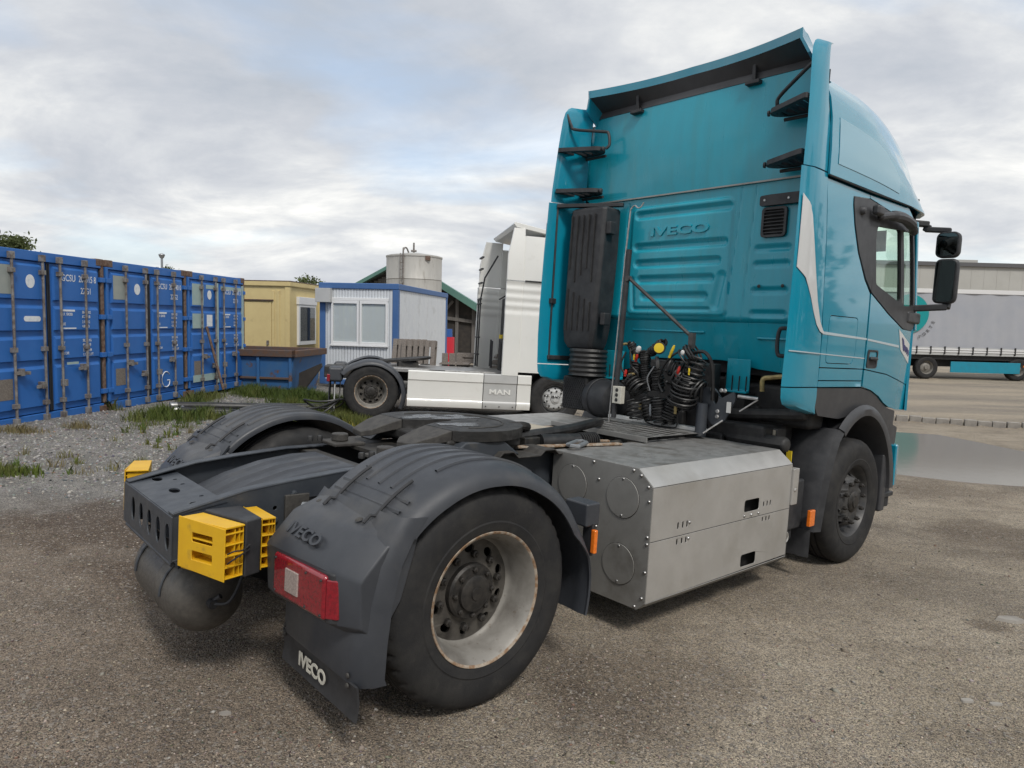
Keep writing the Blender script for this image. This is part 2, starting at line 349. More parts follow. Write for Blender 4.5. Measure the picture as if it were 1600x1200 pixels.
def spline(P, n=8):
    P = [Vector(p) for p in P]; Q = [P[0]*2-P[1]]+P+[P[-1]*2-P[-2]]; O = []
    for i in range(1, len(Q)-2):
        for k in range(n):
            t = k/n; a, b, c, d = Q[i-1], Q[i], Q[i+1], Q[i+2]
            O.append(.5*((2*b)+(c-a)*t+(2*a-5*b+4*c-d)*t*t+(3*b-a-3*c+d)*t**3))
    return O+[P[-1]]

# ------------------------------------------------------------------ ground
KP, KN = np.array((9.47, 16.94)), np.array((.374, .927))      # a point on the kerb line and its normal (away from the yard)
PUD = np.array([(5.6,10.5),(6.5,9.98),(7.3,9.8),(8.3,10.05),(9.6,10.6),(11.2,11.3),(12.5,12.3),(11.4,12.9),(10.0,12.2),(9.3,12.5),(9.1,13.5),(8.9,14.1),(8.3,14.3),(7.5,14.2),(6.6,13.6),(5.9,12.2)])
WATER = -.505
def inside_dist(x, y, poly):
    """signed distance to a polygon, positive inside"""
    d = np.full(x.shape, 1e9); ins = np.zeros(x.shape, bool)
    for i in range(len(poly)):
        (x0, y0), (x1, y1) = poly[i], poly[(i+1) % len(poly)]
        ex, ey = x1-x0, y1-y0; t = np.clip(((x-x0)*ex+(y-y0)*ey)/(ex*ex+ey*ey), 0, 1); d = np.minimum(d, np.hypot(x-x0-t*ex, y-y0-t*ey))
        c = ((y0 > y) != (y1 > y)) & (x < (x1-x0)*(y-y0)/((y1-y0) if y1 != y0 else 1e-9)+x0); ins ^= c
    return np.where(ins, d, -d)
def gz(x, y):
    x = np.asarray(x, float); y = np.asarray(y, float)
    t = .03326*(x+.922)+.02254*(y-3.9)
    g = np.where(t > .2, .2+.25*np.tanh((t-.2)/.25), np.where(t < -.1, -.1+.15*np.tanh((t+.1)/.15), t))
    z = -.1-g
    k = (x-KP[0])*KN[0]+(y-KP[1])*KN[1]
    z = z+np.clip((k-.06)/.1, 0, 1)*.13
    far = np.clip((np.hypot(x-1, y-6)-5)/8, 0, 1)
    near_truck = np.exp(-(((x-.5)/3)**2+((y-5.3)/3)**2))
    z = z+(.012*np.sin(x*1.3+.6*y)*np.sin(y*1.1-.4*x)+.006*np.sin(3.1*x+1)*np.sin(2.7*y))*(1-near_truck)
    d = inside_dist(x, y, PUD)+.07*np.sin(2.1*x+.7)+.06*np.sin(3.3*y)
    w = np.clip((d+.5)/1.0, 0, 1); w = w*w*(3-2*w)
    return z*(1-w)+(WATER-.06)*w
def gz1(x, y): return float(gz(np.array([x]), np.array([y]))[0])
def grid_axis(c, a, ext, n):
    T = math.asinh(ext/a); return c+a*np.sinh(np.linspace(-T, T, n))
gx, gy = grid_axis(2., 2.2, 900, 520), grid_axis(6.5, 2.2, 900, 520)
GX, GY = np.meshgrid(gx, gy); GZ = gz(GX, GY)
me = bpy.data.meshes.new('ground'); n = len(gx)
idx = np.arange(n*n).reshape(n, n); quads = np.stack([idx[:-1,:-1], idx[:-1,1:], idx[1:,1:], idx[1:,:-1]], -1).reshape(-1, 4)
me.vertices.add(n*n); me.vertices.foreach_set('co', np.stack([GX, GY, GZ], -1).ravel())
me.loops.add(quads.size); me.loops.foreach_set('vertex_index', quads.ravel().astype(np.int32))
me.polygons.add(len(quads)); me.polygons.foreach_set('loop_start', np.arange(0, quads.size, 4, dtype=np.int32)); me.update(calc_edges=True); me.shade_smooth()
def ground_mat():
    m = bpy.data.materials.new('ground'); m.use_nodes = True; t = m.node_tree; b = t.nodes['Principled BSDF']; L = t.links.new
    co = t.nodes.new('ShaderNodeTexCoord').outputs['Object']; sp = t.nodes.new('ShaderNodeSeparateXYZ'); L(co, sp.inputs[0])
    def noise(s, d=6, r=.6, sc=None):
        q = t.nodes.new('ShaderNodeTexNoise'); q.inputs['Scale'].default_value = s; q.inputs['Detail'].default_value = d; q.inputs['Roughness'].default_value = r
        if sc: mpp = t.nodes.new('ShaderNodeMapping'); mpp.inputs['Scale'].default_value = sc; mpp.inputs['Rotation'].default_value = (0,0,rad(-42)); L(co, mpp.inputs[0]); L(mpp.outputs[0], q.inputs['Vector'])
        else: L(co, q.inputs['Vector'])
        return q.outputs['Fac']
    def vor(s, out='Distance'):
        q = t.nodes.new('ShaderNodeTexVoronoi'); q.inputs['Scale'].default_value = s; L(co, q.inputs['Vector']); return q.outputs[out]
    def mr(f, a, bb, o0=0., o1=1., sm=False):
        r = t.nodes.new('ShaderNodeMapRange'); L(f, r.inputs[0])
        if sm: r.interpolation_type = 'SMOOTHSTEP'
        for i, k in enumerate((a, bb, o0, o1)): r.inputs[i+1].default_value = k
        return r.outputs[0]
    def mul(a, bb, op='MULTIPLY'):
        q = t.nodes.new('ShaderNodeMath'); q.operation = op
        for i, k in enumerate((a, bb)):
            if isinstance(k, (int, float)): q.inputs[i].default_value = k
            else: L(k, q.inputs[i])
        return q.outputs[0]
    def mix(f, a, c, bl='MIX'):
        x = t.nodes.new('ShaderNodeMix'); x.data_type = 'RGBA'; x.blend_type = bl
        if isinstance(f, (int, float)): x.inputs[0].default_value = f
        else: L(f, x.inputs[0])
        for i, k in ((6, a), (7, c)):
            if isinstance(k, tuple): x.inputs[i].default_value = (*k, 1)
            else: L(k, x.inputs[i])
        return x.outputs[2]
    base = mix(mr(noise(1.1, 5), .38, .62), (.31, .27, .215), (.375, .33, .268))
    base = mix(mr(noise(.45, 5, .65), .46, .66), base, (.20, .172, .142))
    base = mix(mr(mul(sp.outputs[0], mul(mul(noise(.6, 4), -.5, 'ADD'), 3.2), 'ADD'), .9, -1.6, 0, .75, True), base, mix(mr(noise(1.7, 5), .4, .62), (.20, .162, .132), (.145, .118, .098)))
    base = mix(mr(noise(1.0, 5, .6, (.35, 3.2, 1)), .54, .72, 0, .5), base, (.15, .128, .105))
    base = mix(mr(noise(3.2, 5, .65), .46, .68, 0, .4), base, mix(1., base, (.58, .55, .53), 'MULTIPLY'))
    # gravel area by the containers (left, beyond the truck's tail)
    gm = mul(mr(mul(sp.outputs[0], mul(noise(.7, 3), 2.2), 'ADD'), -1.2, -2.4, 0, 1, True), mr(mul(sp.outputs[1], mul(noise(.9, 3), 1.5), 'ADD'), 5.6, 7.0, 0, 1, True))
    base = mix(gm, base, mix(mr(noise(2.5, 4), .4, .6), (.25, .245, .238), (.18, .177, .172)))
    # sandy lot beyond the kerb
    base = mix(mr(mul(mul(sp.outputs[0], .374), mul(sp.outputs[1], .927), 'ADD'), 18.0, 20.5, 0, .85, True), base, mix(mr(noise(.5, 5, .6, (.25, 1.4, 1)), .45, .65), (.40, .35, .28), (.25, .225, .195)))
    # damp brown soil patches with shapes of their own
    for (px, py, r, s) in ((-2.9, 5.6, 1.5, .8), (-2.2, 4.4, .8, .7), (-1.45, 2.15, .42, .75), (3.45, 3.95, .5, .75), (3.1, 4.3, .22, .6), (4.9, 6.6, 1.3, .6), (5.6, 8.9, 1.2, .5), (.6, 3.3, .9, .45)):
        dx = mul(sp.outputs[0], -px, 'ADD'); dy = mul(sp.outputs[1], -py, 'ADD')
        dd = mul(mul(mul(dx, dx), mul(mul(dy, dy), 1.7), 'ADD'), .5, 'POWER'); dd = mul(dd, mul(mul(noise(2.3, 5), -.5, 'ADD'), 1.6*r), 'ADD')
        base = mix(mr(dd, r, r*.35, 0, s, True), base, (.095, .070, .052))
    # stones embedded in the surface: fine grain and sparse bigger chips
    v1, v2 = vor(190, 'Color'), vor(75, 'Color')
    hs = t.nodes.new('ShaderNodeSeparateColor'); L(v1, hs.inputs[0]); hs2 = t.nodes.new('ShaderNodeSeparateColor'); L(v2, hs2.inputs[0])
    base = mix(1., base, mix(hs.outputs[0], (.30, .31, .34), (1.65, 1.6, 1.5)), 'MULTIPLY')
    base = mix(mr(hs2.outputs[0], .82, .9, 0, .6), base, mix(hs2.outputs[1], (.46, .42, .37), (.11, .105, .105)))
    base = mix(mr(noise(28, 3), .35, .7, 0, .5), base, mix(1., base, (.62, .6, .58), 'MULTIPLY'))
    L(base, b.inputs['Base Color']); b.inputs['Roughness'].default_value = .9; b.inputs['Specular IOR Level'].default_value = .25
    h = mul(mul(mul(vor(190), -1.0), mul(vor(75), -1.1), 'ADD'), mul(noise(24, 5), 1.4), 'ADD')
    bp = t.nodes.new('ShaderNodeBump'); bp.inputs['Strength'].default_value = .75; bp.inputs['Distance'].default_value = .008; L(h, bp.inputs['Height']); L(bp.outputs[0], b.inputs['Normal'])
    return m
me.materials.append(ground_mat()); go = bpy.data.objects.new('ground', me); COL.objects.link(go); go['kind'] = 'structure'
# puddle
m = bpy.data.materials.new('water'); m.use_nodes = True; b = m.node_tree.nodes['Principled BSDF']
b.inputs['Base Color'].default_value = (.125, .108, .085, 1); b.inputs['Roughness'].default_value = .10; b.inputs['Specular IOR Level'].default_value = .13
nz = m.node_tree.nodes.new('ShaderNodeTexNoise'); nz.inputs['Scale'].default_value = 5; bp = m.node_tree.nodes.new('ShaderNodeBump'); bp.inputs['Strength'].default_value = .05; bp.inputs['Distance'].default_value = .01
tcx = m.node_tree.nodes.new('ShaderNodeTexCoord'); m.node_tree.links.new(tcx.outputs['Object'], nz.inputs['Vector']); m.node_tree.links.new(nz.outputs['Fac'], bp.inputs['Height']); m.node_tree.links.new(bp.outputs[0], b.inputs['Normal'])
M['water'] = m
cen = PUD.mean(0)
pw = MB(); pp = [tuple(cen+(p-cen)*1.22) for p in PUD]; pw.add([(x, y, WATER) for x, y in pp], [tuple(range(len(pp)))])
o = pw.build('puddle_water', 'water', ang=0); o['kind'] = 'structure'
# kerb
kb = bpy.data.objects.new('kerb', None); COL.objects.link(kb); kb['kind'] = 'structure'
kd = np.array((KN[1], -KN[0])); kmes = []
for i in range(4):
    q = MB(); q.box(-.135+.006*i, .135-.004*i, -.07, .075, -.25, .14+.008*(i-1.5)); kmes.append(q.build('kerb_piece', 'kerb_stone', None, bevel=.012)); 
kme = [k.data for k in kmes]
for k in kmes: bpy.data.objects.remove(k)
for i in range(42):
    p = KP+kd*(i*.285-2.8); o = link('stone', kme[i % 4], None, kb, Matrix.Translation((p[0], p[1], gz1(p[0]-.4*KN[0], p[1]-.4*KN[1]))) @ Matrix.Rotation(math.atan2(kd[1], kd[0])+random.uniform(-.03, .03), 4, 'Z') @ Matrix.Rotation(random.uniform(-.02, .02), 4, 'X'))
    q = o.modifiers.new('b', 'BEVEL'); q.width = .012; q.segments = 2

def scatter(name, pts, size, cols, mat, shape):
    """many small solids as one mesh with a colour attribute: pts (n,3), size (n,), cols (n,3); shape = (verts, tris)"""
    sv, sf = np.array(shape[0], float), np.array(shape[1]); n = len(pts); nv = len(sv)
    a = rng.uniform(0, 2*pi, n); c, s = np.cos(a), np.sin(a)
    sc = size[:, None]*rng.uniform(.6, 1.25, (n, 3)); sc[:, 2] *= .6
    V = sv[None]*sc[:, None]+rng.normal(0, .12, (n, nv, 3))*size[:, None, None]
    X = V[..., 0]*c[:, None]-V[..., 1]*s[:, None]; Y = V[..., 0]*s[:, None]+V[..., 1]*c[:, None]
    V = np.stack([X, Y, V[..., 2]], -1)+pts[:, None]
    F = (sf[None]+(np.arange(n)*nv)[:, None, None]).reshape(-1, 3)
    me = bpy.data.meshes.new(name); me.vertices.add(n*nv); me.vertices.foreach_set('co', V.ravel()); me.loops.add(F.size); me.loops.foreach_set('vertex_index', F.ravel().astype(np.int32))
    me.polygons.add(len(F)); me.polygons.foreach_set('loop_start', np.arange(0, F.size, 3, dtype=np.int32)); me.update(calc_edges=True)
    at = me.attributes.new('col', 'FLOAT_COLOR', 'POINT'); C = np.ones((n*nv, 4)); C[:, :3] = np.repeat(cols, nv, 0); at.data.foreach_set('color', C.ravel())
    o = link(name, me, mat); o['kind'] = 'stuff'; return o
OCT = ([(1,0,0),(-.9,.1,0),(0,1,0),(.1,-1,0),(0,0,.9),(0,.1,-.8)], [(0,2,4),(2,1,4),(1,3,4),(3,0,4),(2,0,5),(1,2,5),(3,1,5),(0,3,5)])
def stone_cols(n, base, var, odd=.12):
    c = np.array(base)[None]*(1+rng.normal(0, var, (n, 1)))+rng.normal(0, .012, (n, 3)); k = rng.random(n) < odd
    c[k] = np.array((.33, .31, .28))*rng.uniform(.6, 1.25, (k.sum(), 1)); k = rng.random(n) < .04; c[k] = np.array((.25, .15, .11))*rng.uniform(.6, 1.2, (k.sum(), 1))
    return np.clip(c, .02, .8)
# loose stones over the yard (denser close by), coarse gravel by the containers
N = 62000; dd = 1.7+8*rng.random(N)**1.9; xx = dd*rng.uniform(-.95, .95, N); px, py = xx, dd
px, py = px[:], py[:]; sz = np.clip(rng.lognormal(-5.55, .40, N), .0022, .014)
scatter('gravel_chips', np.stack([px, py, gz(px, py)+sz*.15], -1), sz, stone_cols(N, (.25, .215, .175), .45), 'pebble', OCT)
N = 900; dd = 1.9+8*rng.random(N)**1.3; px = dd*rng.uniform(-.95, .95, N); py = dd; sz = np.clip(rng.lognormal(-4.75, .4, N), .006, .03)
scatter('gravel_stones', np.stack([px, py, gz(px, py)+.001], -1), sz, stone_cols(N, (.20, .18, .155), .35, .08), 'pebble', OCT)
N = 16000; px = rng.uniform(-7.2, -1.4, N); py = rng.uniform(6.0, 15.5, N); k = rng.random(N) < np.clip((-px-1.2+(py-6)*.12)/2.2, .05, 1)*np.clip((py-5.6)/1.6, 0, 1); px, py = px[k], py[k]; sz = rng.uniform(.010, .028, len(px))
scatter('gravel_bed', np.stack([px, py, gz(px, py)], -1), sz, stone_cols(len(px), (.20, .195, .19), .4, .25), 'pebble', OCT)
# flat chips of broken asphalt and stone on the right of the yard
for i, (x, y, s) in enumerate(((3.32, 4.45, .075), (3.42, 4.36, .04), (2.42, 3.3, .03), (2.3, 3.32, .035), (-1.18, 2.83, .025), (-.78, 2.45, .03))):
    q = MB(); P = [(x+s*cos(a)*random.uniform(.7, 1.3)*1.3, y+s*sin(a)*random.uniform(.7, 1.2)*.7) for a in [i2*pi/4 for i2 in range(8)]]
    z = gz1(x, y); q.add([(a, b, z-.01) for a, b in P]+[(lerp(x, a, .8), lerp(y, b, .8), z+s*.28) for a, b in P], [tuple(range(8))[::-1], tuple(range(8, 16))]+[(k, (k+1) % 8, 8+(k+1) % 8, 8+k) for k in range(8)])
    tag(q.build('stone', 'kerb_stone', ang=20), ['flat pale stone slab lying on the yard beyond the front wheel', 'small flat stone beside the pale slab on the yard', 'small greyish stone lying in the open gravel', 'small rounded stone in the open gravel beside another', 'small pale stone behind the air tank on the ground', 'light stone chip on the brown soil'][i], 'stone')

# ================================================================== the teal tractor unit (local frame: x forward, y left, z up, origin under the rear axle)
TM = Matrix(((.7459986, -.6651179, .0332304, -.922289), (.6647576, .7467196, .0225202, 3.899945), (-.0397923, .0052901, .999194, -.100208), (0, 0, 0, 1)))
T = thing('tractor_truck', 'teal tractor truck with black rear fenders, aluminium side boxes and tall cab', 'truck', mtx=TM)
WB, TR = 3.85, .505
TYRE = [(.283,.10),(.288,.135),(.300,.146),(.318,.150),(.345,.156),(.352,.153),(.40,.160),(.435,.157),(.462,.148),(.478,.137),(.494,.122),(.502,.105),(.505,.085),(.505,.058),(.492,.055),(.492,.043),(.506,.040),(.507,.008),(.493,.005)]
TYRE = TYRE+[(r, -h) for r, h in TYRE[::-1]]
nT = len(TYRE)
def tyre_mod(n_seg):
    def f(k, j, r):
        jj = min(j, nT-1-j)
        if n_seg and jj in (10, 11, 12) and k % 4 == 0: return r-.011
        return r
    return f
def make_tyre(name, parent, c, sgn, seg=168, mat='rubber', sc=1., grooved=True):
    m = MB(); m.lathe([(r*sc, h*sgn) for r, h in TYRE], c, (0, 1, 0), seg, tyre_mod(seg if grooved else 0), True); return m.build(name, mat, parent, ang=30)
def nut_ring(parent, c, R, n, r, h, sgn, a0=0., mat='hub'):
    P = [(0, h*1.25), (r*.45, h*1.25), (r*.55, h), (r, h*.85), (r, 0)]
    studs('wheel_nut', mat, parent, [(c[0]+R*cos(2*pi*i/n+a0), c[1], c[2]+R*sin(2*pi*i/n+a0)) for i in range(n)], [(p, q*sgn) for p, q in P], (0,1,0), 6)
def rear_wheel(parent, x, ys, sgn, holes=10, white=False):
    """dual rear wheel; ys = y of the outer tyre's centre plane; sgn = +1 when the outside faces +y"""
    w = bpy.data.objects.new('wheel', None); COL.objects.link(w); w.parent = parent
    make_tyre('tyre', w, (x, ys, TR), sgn); make_tyre('tyre', w, (x, ys-sgn*.34, TR), sgn, 60)
    yl = ys+sgn*.145                      # lip plane
    m = MB(); P = [(.285,-.01),(.293,.004),(.302,.006),(.306,-.004),(.30,-.012),(.29,-.014)]
    m.lathe([(r, h*sgn) for r, h in P], (x, yl, TR), (0,1,0), 72, None, True); m.build('rim_lip', 'rim_rust', w, ang=50)
    m = MB(); P = [(.290,0),(.274,-.02),(.268,-.045),(.258,-.06),(.256,-.13),(.246,-.15),(.235,-.156)]
    m.lathe([(r, h*sgn) for r, h in P], (x, yl, TR), (0,1,0), 72); m.build('rim', 'rim', w, ang=60)
    yd = yl-sgn*.155
    plate('disc', ell(0, 0, .247, .247, 56), [ell(.192*cos(a), .192*sin(a), .021, .028, 14, a) for a in [2*pi*(i+.5)/holes for i in range(holes)]]+[ell(0, 0, .10, .10, 30)],
          lambda u, v, d: (x+u, yd+sgn*(.02*max(0, .235-math.hypot(u, v))/.1 if math.hypot(u, v) > .135 else .02)-sgn*d, TR+v), .012, 'disc', w, cu=(-.2,-.1,0,.1,.2), cv=(-.2,-.1,0,.1,.2), ang=40)
    nut_ring(w, (x, yd+sgn*.018, TR), .1675, 10, .018, .024, sgn, .2)
    m = MB(); P = [(.13,-.03),(.128,.022),(.118,.032),(.085,.036),(.082,.052),(.07,.058),(.03,.06),(.028,.066),(0,.067)]
    m.lathe([(r, h*sgn) for r, h in P], (x, yd+sgn*.02, TR), (0,1,0), 36); m.build('hub', 'hub', w, ang=35); nut_ring(w, (x, yd+sgn*.052, TR), .105, 8, .012, .018, sgn)
    return w
def front_wheel(parent, x, ys, sgn, rim='rim_dark', disc='rim_dark'):
    w = bpy.data.objects.new('wheel', None); COL.objects.link(w); w.parent = parent
    make_tyre('tyre', w, (x, ys, TR), sgn, 96, grooved=False)
    yl = ys+sgn*.135
    m = MB(); P = [(.285,-.02),(.293,.004),(.301,.006),(.304,-.004),(.296,-.012)]; m.lathe([(r, h*sgn) for r, h in P], (x, yl, TR), (0,1,0), 72, None, True); m.build('rim_lip', rim, w, ang=50)
    m = MB(); P = [(.29,0),(.27,-.025),(.262,-.06),(.25,-.085),(.236,-.09)]; m.lathe([(r, h*sgn) for r, h in P], (x, yl, TR), (0,1,0), 72); m.build('rim', rim, w, ang=60)
    ydf = lambda r: yl+sgn*(-.09+.085*min(1, max(0, (.238-r)/.05)))
    plate('disc', ell(0, 0, .24, .24, 56), [ell(.208*cos(a), .208*sin(a), .013, .021, 12, a) for a in [2*pi*(i+.5)/10 for i in range(10)]]+[ell(0, 0, .085, .085, 30)],
          lambda u, v, d: (x+u, ydf(math.hypot(u, v))-sgn*d, TR+v), .012, disc, w, cu=(-.2,-.1,0,.1,.2), cv=(-.2,-.1,0,.1,.2), ang=40)
    nut_ring(w, (x, yl-sgn*.005, TR), .1675, 10, .017, .03, sgn, .2)
    m = MB(); P = [(.088,-.05),(.086,.012),(.078,.02),(.05,.026),(.048,.035),(0,.037)]; m.lathe([(r, h*sgn) for r, h in P], (x, yl-sgn*.01, TR), (0,1,0), 30); m.build('hub', 'hub' if disc == 'rim_dark' else disc, w, ang=35)
    return w
for s in (-1, 1):
    rear_wheel(T, 0, s*1.09, s); front_wheel(T, WB, s*1.09, s)
m = MB(); m.tube([(0,-.9,TR),(0,.9,TR)], .1, 14); m.lathe([(0,-.22),(.12,-.2),(.2,-.1),(.22,0),(.2,.1),(.12,.2),(0,.22)], (0,0,TR), (1,0,0), 24); m.tube([(WB,-.9,TR-.02),(WB,.9,TR-.02)], .07, 10); m.tube([(.2,0,.55),(2.6,0,.72)], .06, 12); m.build('axle', 'grime', T)

# ---- chassis
RTOP = ([-1.07,-.75,-.55,-.25,.3,4.9], [.828,.90,.922,.948,.952,.952]); RBOT = ([-1.07,-.74,-.2,.6,4.9], [.615,.665,.68,.66,.66])
for s in (-1, 1):
    mir = s > 0
    ou = [(x, z) for x, z in zip(*RBOT)]+[(x, z) for x, z in zip(RTOP[0][::-1], RTOP[1][::-1])]
    ho = [ell(x, z, r, r, 10) for x, z, r in ((-.62,.80,.011),(-.62,.74,.011),(-.3,.86,.014),(-.12,.90,.011),(.05,.88,.011),(-.45,.72,.012),(.75,.85,.012),(.95,.85,.012),(1.05,.78,.012))]+[rrect(-.47,-.30,.775,.835,.028)]
    plate('frame_rail', ou, ho, lambda u, v, d: (u, -.395+d, v), .009, 'frame', T, mir=mir, bevel=.002)
    m = MB()
    for X, Z, w in ((RTOP[0], RTOP[1], -1), (RBOT[0], RBOT[1], 1)):
        rows = [[(x, -.397, z), (x, -.33, z), (x, -.33, z+w*.009), (x, -.397, z+w*.009)] for x, z in zip(X, Z)]; m.loft(rows)
    m.build('rail_flange', 'frame', T, mir=mir, bevel=.003)
    BP = []
    for x, z in ((-.92,.70),(-.85,.71),(-.70,.735),(-.62,.745),(-.55,.755),(-.53,.86),(-.2,.80),(-.05,.80),(.2,.82),(.2,.72),(.62,.88),(.72,.80),(.9,.88)):
        BP.append((x, -.395, z))
    studs('bolt', 'frame', T, BP, [(0,.016),(.010,.016),(.013,.012),(.017,.004),(.017,0)], (0,-1,0), 8, mir)
    m = MB(); m.tube(spline([(-.50,-.43,.80),(-.46,-.47,.80),(-.44,-.50,.78),(-.43,-.50,.55)]), .024, 10); m.build('damper', 'zinc', T, mir=mir)
    m = MB(); m.box(-.58,-.46,-.42,-.403,.72,.86); m.box(-.56,-.48,-.47,-.41,.74,.755); m.build('bracket', 'ramp', T, mir=mir, bevel=.004)
m = MB()
for x in (-.15, .45, 1.2, 1.9, 2.6): m.box(x, x+.09, -.39, .39, .70, .93)
m.build_each('crossbeam', 'grime', T, bevel=.006)
# tail crossmember: pressed box with oval lightening holes
plate('tail_plate', [(-.40,.615),(.40,.615),(.40,.815),(-.40,.815)], [ell(y, .715, .034, .058, 18) for y in (-.34,-.2,-.06,.08,.22)], lambda u, v, d: (-1.075+d, u, v), .008, 'frame', T, bevel=.003)
plate('tail_plate', [(-1.07,-.395),(-.84,-.395),(-.84,.395),(-1.07,.395)], [ell(-.95, y, .022, .05, 16) for y in (-.31, 0, .29)]+[ell(-.89, y, .01, .012, 10) for y in (-.2, .08, .2)], lambda u, v, d: (u, v, .818+.16*(u+1.07)-d), .008, 'frame', T, bevel=.003)
m = MB(); m.box(-1.0,-.88,-.36,.36,.63,.64); m.tube([(-1.06,-.38,.60),(-1.06,.38,.60)], .012, 8); m.box(-1.0,-.9,-.25,-.21,.52,.62); m.box(-1.0,-.9,.2,.24,.52,.62); m.build_each('tank_hanger', 'frame', T, bevel=.004)
# central mud cover between the rails: ribbed plastic hump
rows = []
for i in range(37):
    t = i/36; x = lerp(-.86, -.12, t); zc = interp(t, [0,.05,.12,.3,.55,.8,1], [.72,.775,.80,.855,.905,.93,.93]); r = []
    for j in range(41):
        y = lerp(-.285, .285, j/40); a = abs(y)/.285; z = zc-.06*max(0, (a-.8)/.2)**2
        rb = max(0, 1-abs(((y/.13)+.5) % 1-.5)*.13/.014)*.012 if .1 < t < .97 and a < .85 else 0
        r.append((x, y, z+rb-.06*max(0, .05-t)/.05*0))
    rows.append(r)
m = MB(); m.grid(rows); m.build('mud_cover', 'fender', T, ang=50, solid=.006)
# air reservoir slung under the tail
m = MB(); m.lathe([(0,-.395),(.06,-.39),(.115,-.37),(.15,-.335),(.168,-.29),(.171,-.27),(.171,-.10),(.173,-.095),(.171,-.09),(.171,.24),(.168,.27),(.15,.32),(.115,.355),(.06,.375),(0,.38)], (-.885,0,.405), (0,1,0), 48); m.build('air_tank', 'tank_black', T, ang=40)
m = MB(); m.tube([(-.90,-.385,.405),(-.90,-.43,.405)], .02, 10); m.tube([(-.90,-.40,.405),(-.87,-.43,.44)], .012, 8); m.tube(spline([(-.90,-.42,.405),(-.84,-.46,.42),(-.78,-.44,.52),(-.76,-.42,.62)]), .008, 6); m.build_each('drain_valve', 'black_plastic', T)
m = MB()
for y in (-.2, .2): m.tube(arc((-.885,.405), .176, 0, 180, 16, 'y', y), .006, 6)
m.build_each('tank_strap', 'frame', T)

